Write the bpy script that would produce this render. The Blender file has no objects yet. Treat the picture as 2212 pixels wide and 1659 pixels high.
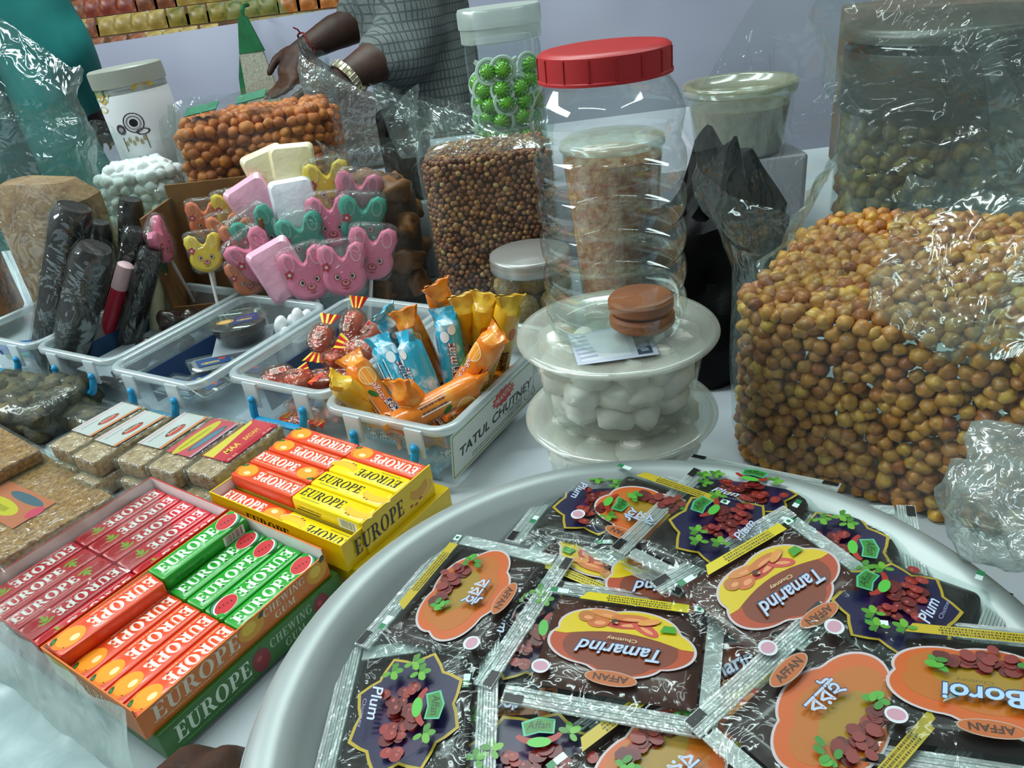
import bpy, bmesh, math, random
from mathutils import Vector, Matrix, noise
from mathutils.geometry import tessellate_polygon

# ------------------------------------------------------------------ camera, world, lights, exposure
scene = bpy.context.scene
COL = scene.collection
R = math.radians
CAM = Vector((0.0, 0.0, 0.36))
PITCH, ROLL, FOCAL = R(29.0), R(7.2), 1661.0
cam_data = bpy.data.cameras.new('camera')
cam_data.sensor_width = 36.0
cam_data.lens = FOCAL / 2212.0 * 36.0
cam_data.clip_start = 0.01
cam = bpy.data.objects.new('camera', cam_data)
COL.objects.link(cam)
_f = Vector((0, math.cos(PITCH), -math.sin(PITCH)))
_u0 = Vector((0, math.sin(PITCH), math.cos(PITCH)))
_r0 = Vector((1, 0, 0))
_r = _r0 * math.cos(ROLL) - _u0 * math.sin(ROLL)
_u = _r0 * math.sin(ROLL) + _u0 * math.cos(ROLL)
_m = Matrix((_r, _u, -_f)).transposed().to_4x4()
_m.translation = CAM
cam.matrix_world = _m
scene.camera = cam

world = bpy.data.worlds.new('world')
scene.world = world
world.use_nodes = True
world.node_tree.nodes['Background'].inputs[0].default_value = (0.82, 0.92, 0.95, 1)
world.node_tree.nodes['Background'].inputs[1].default_value = 0.17

def lamp(name, loc, target, sx, sy, power, col):
    l = bpy.data.lights.new(name, 'AREA')
    l.shape = 'RECTANGLE'; l.size = sx; l.size_y = sy; l.energy = power; l.color = col
    o = bpy.data.objects.new(name, l)
    o.location = loc
    o.rotation_euler = (Vector(target) - Vector(loc)).to_track_quat('-Z', 'Y').to_euler()
    COL.objects.link(o)
    return o
COOL = (0.86, 1.0, 0.98)
lamp('tube_lamp', (-0.75, 0.55, 1.75), (-0.1, 0.55, 0), 0.12, 1.3, 17, COOL)
lamp('tube_lamp', (-0.15, 1.45, 1.85), (0.0, 0.6, 0), 1.3, 0.12, 15, COOL)
lamp('tube_lamp', (0.9, 1.25, 1.9), (0.2, 0.6, 0), 0.12, 1.2, 5, COOL)
lamp('tube_lamp', (1.15, -0.75, 1.75), (0.1, 0.55, 0.1), 1.5, 0.05, 5.0, COOL)
lamp('tube_lamp', (-0.95, -0.75, 1.75), (0.0, 0.55, 0.1), 1.5, 0.05, 5.0, COOL)
lamp('added_left_light', (-2.6, 0.9, 1.7), (-0.1, 0.7, 0.1), 2.4, 0.45, 48, (0.9, 0.98, 1.0))  # unseen main light added at the left, long and thin for streaky highlights
lamp('tube_lamp', (-0.5, 2.1, 1.9), (-0.3, 2.6, 0), 1.2, 0.12, 9, COOL)

vs = scene.view_settings
vs.view_transform = 'Standard'
try: vs.look = 'None'
except Exception: pass
vs.gamma = 1.0
vs.use_curve_mapping = False
vs.exposure = 0.12
scene.cycles.transparent_max_bounces = 16
scene.cycles.max_bounces = 5
scene.cycles.diffuse_bounces = 3
scene.cycles.glossy_bounces = 3
scene.cycles.caustics_reflective = False
scene.cycles.caustics_refractive = False

# ------------------------------------------------------------------ helpers: materials
rng = random.Random(11)
def lin(c):
    if isinstance(c, str):
        c = [int(c[i:i + 2], 16) / 255 for i in (0, 2, 4)]
        c = [v / 12.92 if v <= 0.04045 else ((v + 0.055) / 1.055) ** 2.4 for v in c]
    return (c[0], c[1], c[2], 1.0)
MATS = {}
def new_mat(name):
    m = bpy.data.materials.new(name); m.use_nodes = True
    nt = m.node_tree
    for n in list(nt.nodes): nt.nodes.remove(n)
    out = nt.nodes.new('ShaderNodeOutputMaterial')
    return m, nt, out
def nd(nt, typ, **kw):
    n = nt.nodes.new(typ)
    for k, v in kw.items(): setattr(n, k, v)
    return n
def noise_tex(nt, scale, detail=3.0, dist=0.0, coord='Object'):
    tc = nd(nt, 'ShaderNodeTexCoord'); t = nd(nt, 'ShaderNodeTexNoise')
    t.inputs['Scale'].default_value = scale; t.inputs['Detail'].default_value = detail
    t.inputs['Distortion'].default_value = dist
    nt.links.new(tc.outputs[coord], t.inputs['Vector'])
    return t
def ramp(nt, fac, a, b, p0=0.35, p1=0.65):
    r = nd(nt, 'ShaderNodeValToRGB')
    r.color_ramp.elements[0].position = p0; r.color_ramp.elements[0].color = a
    r.color_ramp.elements[1].position = p1; r.color_ramp.elements[1].color = b
    nt.links.new(fac, r.inputs['Fac'])
    return r.outputs['Color']
def pm(name, col, rough=0.5, col2=None, nscale=40, metal=0.0, bump=0.0, bscale=80, spec=0.5, coat=0.0, trans=0.0, vary=None, p0=0.35, p1=0.65, dist=0.0, sss=0.0, croughness=0.08):
    """plain or noise-mottled surface; vary = list of hex colours picked per piece"""
    if name in MATS: return MATS[name]
    m, nt, out = new_mat(name)
    b = nd(nt, 'ShaderNodeBsdfPrincipled')
    nt.links.new(b.outputs[0], out.inputs[0])
    b.inputs['Base Color'].default_value = lin(col)
    b.inputs['Roughness'].default_value = rough
    b.inputs['Metallic'].default_value = metal
    b.inputs['Specular IOR Level'].default_value = spec
    b.inputs['Coat Weight'].default_value = coat
    b.inputs['Coat Roughness'].default_value = croughness
    b.inputs['Transmission Weight'].default_value = trans
    if sss:
        b.inputs['Subsurface Weight'].default_value = sss
        b.inputs['Subsurface Radius'].default_value = (0.004, 0.003, 0.002)
    if vary:
        oi = nd(nt, 'ShaderNodeObjectInfo'); ge = nd(nt, 'ShaderNodeNewGeometry')
        ad = nd(nt, 'ShaderNodeMath', operation='ADD'); fr = nd(nt, 'ShaderNodeMath', operation='FRACT')
        nt.links.new(oi.outputs['Random'], ad.inputs[0]); nt.links.new(ge.outputs['Random Per Island'], ad.inputs[1])
        nt.links.new(ad.outputs[0], fr.inputs[0])
        r = nd(nt, 'ShaderNodeValToRGB'); r.color_ramp.interpolation = 'LINEAR'
        els = r.color_ramp.elements
        while len(els) < len(vary): els.new(0.5)
        for i, c in enumerate(vary):
            els[i].position = i / (len(vary) - 1); els[i].color = lin(c)
        nt.links.new(fr.outputs[0], r.inputs['Fac'])
        colout = r.outputs['Color']
        if col2:
            t = noise_tex(nt, nscale)
            mx = nd(nt, 'ShaderNodeMixRGB', blend_type='MULTIPLY'); mx.inputs['Fac'].default_value = 1
            nt.links.new(colout, mx.inputs[1])
            nt.links.new(ramp(nt, t.outputs['Fac'], lin(col2), (1, 1, 1, 1), p0, p1), mx.inputs[2])
            colout = mx.outputs[0]
        nt.links.new(colout, b.inputs['Base Color'])
    elif col2:
        t = noise_tex(nt, nscale, dist=dist)
        nt.links.new(ramp(nt, t.outputs['Fac'], lin(col), lin(col2), p0, p1), b.inputs['Base Color'])
    if bump:
        t2 = noise_tex(nt, bscale, 4.0, dist)
        bp = nd(nt, 'ShaderNodeBump'); bp.inputs['Strength'].default_value = bump; bp.inputs['Distance'].default_value = 0.004
        nt.links.new(t2.outputs['Fac'], bp.inputs['Height']); nt.links.new(bp.outputs[0], b.inputs['Normal'])
    MATS[name] = m
    return m
def film(name, haze=0.06, gloss=0.1, rough=0.12, tint='f2f8f6', white='dfe9e6', bump=0.0, bscale=60, edge=0.5, patchy=0.0, pscale=30, dist=1.5):
    """clear or cloudy plastic: mostly see-through, a little milky, glossy and more so at grazing angles"""
    if name in MATS: return MATS[name]
    m, nt, out = new_mat(name)
    tr = nd(nt, 'ShaderNodeBsdfTransparent'); tr.inputs[0].default_value = lin(tint)
    df = nd(nt, 'ShaderNodeBsdfDiffuse'); df.inputs[0].default_value = lin(white)
    gl = nd(nt, 'ShaderNodeBsdfGlossy'); gl.inputs['Roughness'].default_value = rough
    gl.inputs[0].default_value = (0.95, 1.0, 1.0, 1)
    m1 = nd(nt, 'ShaderNodeMixShader'); m2 = nd(nt, 'ShaderNodeMixShader')
    nt.links.new(tr.outputs[0], m1.inputs[1]); nt.links.new(df.outputs[0], m1.inputs[2])
    nt.links.new(m1.outputs[0], m2.inputs[1]); nt.links.new(gl.outputs[0], m2.inputs[2])
    nt.links.new(m2.outputs[0], out.inputs[0])
    m1.inputs[0].default_value = haze
    if patchy:
        t = noise_tex(nt, pscale, 3.0, 1.0)
        mr = nd(nt, 'ShaderNodeMapRange')
        mr.inputs['From Min'].default_value = 0.35; mr.inputs['From Max'].default_value = 0.7
        mr.inputs['To Min'].default_value = haze; mr.inputs['To Max'].default_value = haze + patchy
        nt.links.new(t.outputs['Fac'], mr.inputs['Value']); nt.links.new(mr.outputs[0], m1.inputs[0])
    lw = nd(nt, 'ShaderNodeLayerWeight'); lw.inputs['Blend'].default_value = 0.25
    mul = nd(nt, 'ShaderNodeMath', operation='MULTIPLY_ADD'); mul.use_clamp = True
    nt.links.new(lw.outputs['Facing'], mul.inputs[0]); mul.inputs[1].default_value = edge; mul.inputs[2].default_value = gloss
    nt.links.new(mul.outputs[0], m2.inputs[0])
    if bump:
        t2 = noise_tex(nt, bscale, 2.0, dist)
        bp = nd(nt, 'ShaderNodeBump'); bp.inputs['Strength'].default_value = bump; bp.inputs['Distance'].default_value = 0.01
        nt.links.new(t2.outputs['Fac'], bp.inputs['Height'])
        nt.links.new(bp.outputs[0], gl.inputs['Normal']); nt.links.new(bp.outputs[0], lw.inputs['Normal'])
    MATS[name] = m
    return m
def ink(col, rough=0.35):
    """printed or dyed colour"""
    return pm('ink_' + col + ('' if rough == 0.35 else '_%d' % int(rough * 100)), col, rough)

# ------------------------------------------------------------------ helpers: geometry
def rrect(w, h, r, n=4):
    pts = []
    r = min(r, w / 2 - 1e-5, h / 2 - 1e-5)
    for (sx, sy, a0) in ((1, 1, 0), (-1, 1, 90), (-1, -1, 180), (1, -1, 270)):
        for i in range(n + 1):
            a = R(a0 + 90 * i / n)
            pts.append((sx * (w / 2 - r) + r * math.cos(a), sy * (h / 2 - r) + r * math.sin(a)))
    return pts
def ell(rx, ry, n=24, cx=0, cy=0, a0=0, a1=360, closed=True):
    k = n if closed else n + 1
    return [(cx + rx * math.cos(R(a0 + (a1 - a0) * i / n)), cy + ry * math.sin(R(a0 + (a1 - a0) * i / n))) for i in range(k)]
class MB:
    """collects shapes for one mesh"""
    def __init__(s): s.v = []; s.f = []; s.m = []
    def add(s, v, f, mat=0, M=None):
        b = len(s.v)
        s.v += [tuple(M @ Vector(p)) for p in v] if M is not None else [tuple(p) for p in v]
        s.f += [tuple(i + b for i in q) for q in f]; s.m += [mat] * len(f)
        return s
    def loft(s, rings, cap0=True, cap1=True, mat=0, M=None, closed=True):
        n = len(rings[0]); v = [p for r_ in rings for p in r_]; f = []
        for i in range(len(rings) - 1):
            for j in range(n if closed else n - 1):
                k = (j + 1) % n
                f.append((i * n + j, i * n + k, (i + 1) * n + k, (i + 1) * n + j))
        if cap0: f.append(tuple(range(n - 1, -1, -1)))
        if cap1: f.append(tuple((len(rings) - 1) * n + j for j in range(n)))
        return s.add(v, f, mat, M)
    def lathe(s, prof, n=32, mat=0, M=None, cap0=False, cap1=False, wob=None):
        rings = []
        for (r_, z) in prof:
            rings.append([(r_ * math.cos(2 * math.pi * j / n) * (1 if not wob else wob(j, z)), r_ * math.sin(2 * math.pi * j / n) * (1 if not wob else wob(j, z)), z) for j in range(n)])
        return s.loft(rings, cap0, cap1, mat, M)
    def rbox(s, w, d, z0, z1, r=0.002, bev=0.001, mat=0, M=None, n=3):
        rings = []
        for (ins, z) in ((bev, z0), (bev * .3, z0 + bev * .3), (0, z0 + bev), (0, z1 - bev), (bev * .3, z1 - bev * .3), (bev, z1)):
            rings.append([(x, y, z) for x, y in rrect(w - 2 * ins, d - 2 * ins, max(r - ins, 2e-4), n)])
        return s.loft(rings, True, True, mat, M)
    def cube(s, x0, y0, z0, x1, y1, z1, mat=0, M=None):
        v = [(x, y, z) for z in (z0, z1) for (x, y) in ((x0, y0), (x1, y0), (x1, y1), (x0, y1))]
        return s.add(v, [(3, 2, 1, 0), (4, 5, 6, 7), (0, 1, 5, 4), (1, 2, 6, 5), (2, 3, 7, 6), (3, 0, 4, 7)], mat, M)
    def tube(s, path, rad, n=8, mat=0, M=None, flat=1.0):
        pts = [Vector(p) for p in path]; rings = []
        up = Vector((0, 0, 1)); x = None
        for i, p in enumerate(pts):
            t = (pts[min(i + 1, len(pts) - 1)] - pts[max(i - 1, 0)]).normalized()
            if x is None:
                x = t.cross(up)
                if x.length < 1e-4: x = t.cross(Vector((1, 0, 0)))
            x = (x - t * x.dot(t)).normalized(); y = t.cross(x)
            rr = rad[i] if isinstance(rad, (list, tuple)) else rad
            rings.append([tuple(p + x * rr * math.cos(2 * math.pi * j / n) + y * rr * flat * math.sin(2 * math.pi * j / n)) for j in range(n)])
        return s.loft(rings, True, True, mat, M)
    def ball(s, c, r_, n=10, mat=0, M=None, sc=(1, 1, 1), jit=0, seed=0):
        rings = []
        for i in range(1, n):
            a = math.pi * i / n - math.pi / 2
            ring = []
            for j in range(n + 4):
                b = 2 * math.pi * j / (n + 4)
                d = Vector((math.cos(a) * math.cos(b), math.cos(a) * math.sin(b), math.sin(a)))
                k = r_ * (1 + (jit * noise.noise(d * 1.6 + Vector((seed * 3.1, seed, 0))) if jit else 0))
                ring.append((c[0] + d.x * k * sc[0], c[1] + d.y * k * sc[1], c[2] + d.z * k * sc[2]))
            rings.append(ring)
        return s.loft(rings, True, True, mat, M)
    def poly(s, loop, z, th=0.0, mat=0, M=None):
        """filled outline, th thick downwards"""
        tris = tessellate_polygon([[Vector((x, y, 0)) for x, y in loop]])
        v = [(x, y, z) for x, y in loop]
        a = sum(loop[i][0] * loop[(i + 1) % len(loop)][1] - loop[(i + 1) % len(loop)][0] * loop[i][1] for i in range(len(loop)))
        f = []
        for t in tris:
            A, B, C = (loop[i] for i in t)
            cr = (B[0] - A[0]) * (C[1] - A[1]) - (B[1] - A[1]) * (C[0] - A[0])
            f.append(tuple(t) if cr > 0 else tuple(reversed(t)))
        n = len(loop)
        if th:
            v += [(x, y, z - th) for x, y in loop]
            f += [tuple(i + n for i in reversed(t)) for t in f]
            for i in range(n):
                k = (i + 1) % n
                f.append((i + n, k + n, k, i) if a > 0 else (i, k, k + n, i + n))
        return s.add(v, f, mat, M)
    def warp(s, fn):
        s.v = [tuple(fn(Vector(p))) for p in s.v]; return s
    def build(s, name, mats, parent=None, loc=None, rot=None, smooth=True, angle=40, mx=None):
        me = bpy.data.meshes.new(name)
        me.from_pydata(s.v, [], s.f)
        if not isinstance(mats, (list, tuple)): mats = [mats]
        for m in mats: me.materials.append(m)
        if len(mats) > 1: me.polygons.foreach_set('material_index', s.m)
        if smooth:
            me.polygons.foreach_set('use_smooth', [True] * len(me.polygons))
            if angle: me.set_sharp_from_angle(angle=R(angle))
        me.update()
        return link(name, me, parent, loc, rot, mx)
def link(name, data, parent=None, loc=None, rot=None, mx=None):
    o = bpy.data.objects.new(name, data)
    COL.objects.link(o)
    if parent is not None: o.parent = parent
    if mx is not None: o.matrix_local = mx
    if loc is not None: o.location = loc
    if rot is not None: o.rotation_euler = rot
    return o
def tag(o, label=None, cat=None, group=None, kind=None):
    if label: o['label'] = label
    if cat: o['category'] = cat
    if group: o['group'] = group
    if kind: o['kind'] = kind
    return o
def thing(name, label, cat, mx=None, group=None, loc=None, rotz=0):
    o = link(name, None)
    o.empty_display_size = 0.01
    if mx is not None: o.matrix_world = mx
    if loc is not None: o.location = loc; o.rotation_euler = (0, 0, rotz)
    return tag(o, label, cat, group)
KIDS = {}
def copy_tree(o, mx=None, label=None, group=None, parent=None):
    c = o.copy(); COL.objects.link(c)
    if parent is not None:
        c.parent = parent
    if mx is not None: c.matrix_world = mx
    if label: c['label'] = label
    if group: c['group'] = group
    for ch in list(o.children):
        copy_tree(ch, parent=c)
    return c
def T(x, y, z=0.0, yaw=0.0, pitch=0.0, roll=0.0, s=1.0):
    return Matrix.Translation((x, y, z)) @ Matrix.Rotation(R(yaw), 4, 'Z') @ Matrix.Rotation(R(pitch), 4, 'Y') @ Matrix.Rotation(R(roll), 4, 'X') @ Matrix.Scale(s, 4)
def fbm(p, s=1.0, o=3):
    v = 0; a = 1
    for i in range(o):
        v += a * noise.noise(Vector(p) * s); a *= .5; s *= 2.1
    return v

# ------------------------------------------------------------------ helpers: lettering and flat print
_TX = {}
def text_tris(s, shear=0.0, bold=0.0):
    key = (s, shear, bold)
    if key in _TX: return _TX[key]
    cu = bpy.data.curves.new('lettering', 'FONT'); cu.body = s; cu.size = 1; cu.shear = shear; cu.offset = bold; cu.resolution_u = 3
    o = bpy.data.objects.new('lettering', cu); COL.objects.link(o)
    dg = bpy.context.evaluated_depsgraph_get()
    me = bpy.data.meshes.new_from_object(o.evaluated_get(dg))
    v = [(p.co.x, p.co.y) for p in me.vertices]; f = [tuple(q.vertices) for q in me.polygons]
    bpy.data.objects.remove(o); bpy.data.curves.remove(cu); bpy.data.meshes.remove(me)
    if not v: v, f = [(0, 0), (1, 0), (1, 1)], []
    _TX[key] = (v, f)
    return v, f
def _rc(a, b, c, d): return [(a, b), (c, b), (c, d), (a, d)]
def _half(cx, cy, rx, ry, cx2, rx2, ry2, a0, a1, n=12):
    o_ = ell(rx, ry, n, cx, cy, a0, a1, False); i_ = ell(rx2, ry2, n, cx2, cy, a0, a1, False)
    return [[o_[k], o_[k + 1], i_[k + 1], i_[k]] for k in range(n)]
def _ring(cx, cy, rx, ry, rx2, ry2, a0=0, a1=360, n=22): return _half(cx, cy, rx, ry, cx, rx2, ry2, a0, a1, n)
def _glyph(c):
    if c == 'E': return .78, [_rc(.12, 0, .34, 1), _rc(0, .93, .7, 1), _rc(0, 0, .74, .07), _rc(.34, .46, .56, .54), [(.54, .93), (.7, .7), (.7, .93)], [(.74, .07), (.74, .32), (.55, .07)], _rc(.54, .36, .59, .64)]
    if c == 'U': return .9, [_rc(.1, .28, .32, 1), _rc(0, .93, .44, 1), _rc(.66, .28, .75, 1), _rc(.54, .93, .88, 1)] + _half(.425, .3, .325, .31, .49, .17, .22, 180, 360)
    if c == 'P': return .78, [_rc(.1, 0, .32, 1), _rc(0, .93, .45, 1), _rc(0, 0, .45, .07), _rc(.3, .42, .45, .49)] + _half(.45, .71, .3, .29, .45, .09, .22, -90, 90)
    if c == 'R': return .95, [_rc(.1, 0, .32, 1), _rc(0, .93, .45, 1), _rc(0, 0, .44, .07), _rc(.3, .44, .45, .51)] + _half(.45, .72, .3, .28, .45, .09, .21, -90, 90) + [[(.4, .48), (.6, .5), (.9, .06), (.98, .06), (.98, 0), (.68, 0)]]
    if c == 'O': return .98, _ring(.46, .5, .46, .52, .23, .46)
    if c == 'C': return .9, _ring(.46, .5, .46, .52, .23, .45, 45, 320) + [_rc(.74, .66, .8, .98)]
    if c == 'G': return .98, _ring(.46, .5, .46, .52, .23, .45, 45, 330) + [_rc(.74, .66, .8, .98), _rc(.66, .06, .86, .46)]
    if c == 'H': return 1.0, [_rc(.1, 0, .32, 1), _rc(.62, 0, .84, 1), _rc(.3, .47, .64, .54)] + [_rc(x, y, x + .42, y + .07) for x in (0, .52) for y in (0, .93)]
    if c == 'I': return .48, [_rc(.1, 0, .32, 1), _rc(0, 0, .42, .07), _rc(0, .93, .42, 1)]
    if c == 'N': return 1.0, [_rc(.12, 0, .2, 1), _rc(.74, 0, .82, 1), [(.08, 1), (.32, 1), (.82, 0), (.62, 0)], _rc(0, 0, .32, .07), _rc(.62, .93, .94, 1)]
    if c == 'M': return 1.15, [_rc(.12, 0, .19, 1), _rc(.8, 0, 1.0, 1), [(.08, 1), (.3, 1), (.6, .1), (.5, 0)], [(.8, 1), (.88, 1), (.55, 0), (.5, 0)], _rc(0, 0, .32, .07), _rc(.72, 0, 1.08, .07)]
    if c == 'W': return 1.3, [[(.05, 1), (.28, 1), (.5, .2), (.4, 0)], [(.55, 1), (.62, 1), (.44, 0), (.38, 0)], [(.5, 1), (.72, 1), (.95, .2), (.86, 0)], [(1.1, 1), (1.17, 1), (.9, 0), (.84, 0)], _rc(-.05, .93, .36, 1), _rc(.42, .93, .8, 1), _rc(1.0, .93, 1.25, 1)]
    return .4, []
def serif(s):
    out = []; x = 0
    for c in s:
        w, ps = _glyph(c)
        out += [[(px + x, py) for px, py in p] for p in ps]
        x += w + .06
    return out, x - .06
class Print(MB):
    """flat print: layers of ink outlines stacked a hair above a surface"""
    def __init__(s, z=0.0, step=0.000004):
        MB.__init__(s); s.z = z; s.step = step; s.inks = []
    def mi(s, col):
        m = ink(col) if isinstance(col, str) else col
        if m not in s.inks: s.inks.append(m)
        return s.inks.index(m)
    def up(s): s.z += s.step; return s
    def p(s, loop, col, M=None): s.up(); return s.poly(loop, s.z, 0, s.mi(col), M)
    def e(s, cx, cy, rx, ry, col, ang=0, n=20, M=None):
        c, sn = math.cos(R(ang)), math.sin(R(ang))
        return s.p([(cx + x * c - y * sn, cy + x * sn + y * c) for x, y in ell(rx, ry, n)], col, M)
    def r(s, x0, y0, x1, y1, col, M=None): return s.p(_rc(x0, y0, x1, y1), col, M)
    def _fit(s, xs, ys, cx, cy, w, h, ang):
        x0, x1, y0, y1 = min(xs), max(xs), min(ys), max(ys)
        c, sn = math.cos(R(ang)), math.sin(R(ang))
        def g(x, y):
            a = ((x - x0) / (x1 - x0 or 1) - .5) * w; b = ((y - y0) / (y1 - y0 or 1) - .5) * h
            return (cx + a * c - b * sn, cy + a * sn + b * c, s.z)
        return g
    def t(s, txt, cx, cy, w, h, col, ang=0, shear=0.0, bold=0.0, M=None):
        s.up(); v, f = text_tris(txt, shear, bold)
        g = s._fit([a for a, b in v], [b for a, b in v], cx, cy, w, h, ang)
        return s.add([g(a, b) for a, b in v], f, s.mi(col), M)
    def serif(s, txt, cx, cy, w, h, col, ang=0, lean=0.0, M=None, heavy=0.0):
        s.up(); ps, tw = serif(txt)
        ps = [[(x + y * lean, y) for x, y in q] for q in ps]
        xs = [x for q in ps for x, y in q]; ys = [y for q in ps for x, y in q]
        g = s._fit(xs, ys, cx, cy, w, h, ang)
        for q in ps:
            a = sum(q[i][0] * q[(i + 1) % len(q)][1] - q[(i + 1) % len(q)][0] * q[i][1] for i in range(len(q)))
            if a < 0: q = q[::-1]
            s.add([g(x, y) for x, y in q], [tuple(range(len(q)))], s.mi(col), M)
        return s
    def bars(s, x0, y0, x1, y1, col, n=14, seed=1):
        s.up(); rr = random.Random(seed); x = x0; k = s.mi(col); w = (x1 - x0) / n
        while x < x1 - w * .5:
            b = w * rr.choice((.3, .5, .8)); s.poly(_rc(x, y0, x + b, y1), s.z, 0, k); x += b + w * rr.choice((.3, .5))
        return s
    def done(s, name='print', parent=None, loc=None, rot=None, mx=None):
        return s.build(name, s.inks, parent, loc, rot, smooth=False, mx=mx)
# ------------------------------------------------------------------ the setting: floor, back display front, table
m_floor = pm('floor_concrete', '6d6a66', .8, '55524f', 3, bump=.2)
tag(MB().cube(-4, -2, -.8, 4, 5, -.75).build('floor', m_floor, smooth=False), kind='structure')
m_backcloth = pm('white_back_cloth', 'bcbfd8', .85, 'ccd0e4', 2.0, bump=.15, bscale=5)
g = MB(); NX, NZ = 90, 30
vv = []; ff = []
for j in range(NZ + 1):
    for i in range(NX + 1):
        x = -2.6 + 5.2 * i / NX; z = -.75 + 1.012 * j / NZ
        y = 2.78 + .012 * math.sin(x * 9 + 1.5 * math.sin(z * 4)) * (1.1 - j / NZ) + .02 * fbm((x * 2, z * 2.5, 3), 1.0, 2)
        vv.append((x, y, z + .02 * (x + .8) * j / NZ))
for j in range(NZ):
    for i in range(NX): a = j * (NX + 1) + i; ff.append((a, a + 1, a + NX + 2, a + NX + 1))
b = len(vv); vv += [(p[0], p[1] + .03, p[2]) for p in vv]; ff += [tuple(k + b for k in reversed(q)) for q in ff]
tag(g.add(vv, ff).build('display_cloth', m_backcloth), 'white cloth hung over the front of the display stand behind the stall', 'cloth')
tag(MB().cube(-4, 3.9, -.75, 4, 4.0, 2.6).build('wall_back', pm('wall_plaster', '8f8a88', .9), smooth=False), kind='structure')
stand = thing('display_stand', 'stepped wooden display stand behind the white cloth', 'display stand', loc=(0, 3.1, -.75))
mwood = pm('stand_wood', '7b5a3c', .7, '63472f', 12)
MB().cube(-2.6, -.26, 0, 2.6, .5, .95).build('stand_base', mwood, stand, smooth=False)
MB().cube(-2.6, .5, 0, 2.6, .56, 1.9).build('stand_back', mwood, stand, smooth=False)
for k in range(7):
    MB().cube(-2.6, -.26 + k * .105, .955 + k * .06 - .02, 2.6, .5, .955 + k * .06 + .004).build('shelf_board', mwood, stand, smooth=False)
# rows of snack packets on the steps of the stand
def packet_mesh(c1, c2, w=.062, h=.06):
    mb = MB(); rings = []
    for k, (t, th) in enumerate(((-1, .001), (-.86, .002), (-.6, .009), (0, .013), (.6, .009), (.86, .002), (1, .001))):
        rings.append([(x * w / 2 * (1 if abs(t) < .9 else .97), y * th, h / 2 + t * h / 2) for x, y in ell(1, 1, 12)])
    mb.loft(rings)
    o = mb.build('packet_bag', pm('packet_' + c1, c1, .35, c2, 45, p0=.45, p1=.6, spec=.6))
    return o
pk_cols = [('7d4a34', 'a86a4a'), ('8a3d33', 'b5674a'), ('a58a45', 'c5ad62'), ('9b8a3c', '6f6a30'), ('b0692f', 'd08a4c'), ('8a8748', '5f6d38')]
pk_names = ['reddish brown', 'brick red', 'pale mustard', 'olive yellow', 'orange', 'dull green']
for k, (c1, c2) in enumerate(pk_cols):
    proto = packet_mesh(c1, c2)
    proto.name = 'snack_packet'
    first = True
    for row in range(5):
        for i in range(30):
            x = -1.62 + i * .064 + .008 * math.sin(row * 2 + i)
            zone = (x + 1.55 + .22 * math.sin(row * 1.7) + rng.uniform(-.06, .06)) / 1.7
            kk = 0 if zone < .1 else 1 if zone < .2 else 0 if zone < .28 else 2 if zone < .47 else 3 if zone < .58 else 5 if zone < .68 else 4
            if kk != k: continue
            o = proto if first else link('snack_packet', proto.data)
            first = False
            o.matrix_world = T(x, 2.875 + row * .105, .2105 + row * .06, rng.uniform(-6, 6), 0, -14 + rng.uniform(-4, 4))
            tag(o, pk_names[k] + ' snack packet standing in the rows on the display stand', 'snack packet', pk_names[k] + ' packets on the display stand')
    if first:
        bpy.data.objects.remove(proto)
# table
tbl = thing('table', 'long wooden stall table under a white cloth carrying all the sweets', 'table', loc=(-.1, .85, -.75))
MB().cube(-1.02, -.92, .715, .97, .50, .740).build('tabletop', mwood, tbl, smooth=False)
for sx in (-.95, .90):
    for sy in (-.85, .44): MB().cube(sx - .025, sy - .025, 0, sx + .025, sy + .025, .715).build('leg', mwood, tbl, smooth=False)
m_cloth = pm('table_cloth_white', 'c3cdd1', .7, 'b7bfca', 6, bump=.12, bscale=25)
g = MB(); vv = []; ff = []; NX, NY = 120, 100
for j in range(NY + 1):
    for i in range(NX + 1):
        x = -1.19 + 2.13 * i / NX; y = -.14 + 1.56 * j / NY
        dx = max(-1.15 - x, x - .9, 0); dy = max(-.1 - y, y - 1.38, 0); d = max(dx, dy)
        z = -.001 - (.0 if d <= 0 else .35)
        if d <= 0 and y < .55 and x < -.1: z -= .0015 * (1 + fbm((x * 9, y * 5 + x * 6, 0), 1.0, 3))
        vv.append((x, y, z))
for j in range(NY):
    for i in range(NX): a = j * (NX + 1) + i; ff.append((a, a + 1, a + NX + 2, a + NX + 1))
b = len(vv); vv += [(p[0], p[1], p[2] - .004) for p in vv]; ff += [tuple(k + b for k in reversed(q)) for q in ff]
tag(g.add(vv, ff).build('tablecloth', m_cloth), 'white cloth spread over the stall table', 'tablecloth')
# raised step at the back of the table
rs = MB().rbox(.91, .40, 0, .1, .01, .004)
tag(rs.build('display_riser', pm('riser_cloth', 'b9bac4', .8, 'a5a6b2', 5), loc=(-.045, 1.165, 0.0005)), 'low cloth covered step raising the bags at the back of the table', 'riser')

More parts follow.
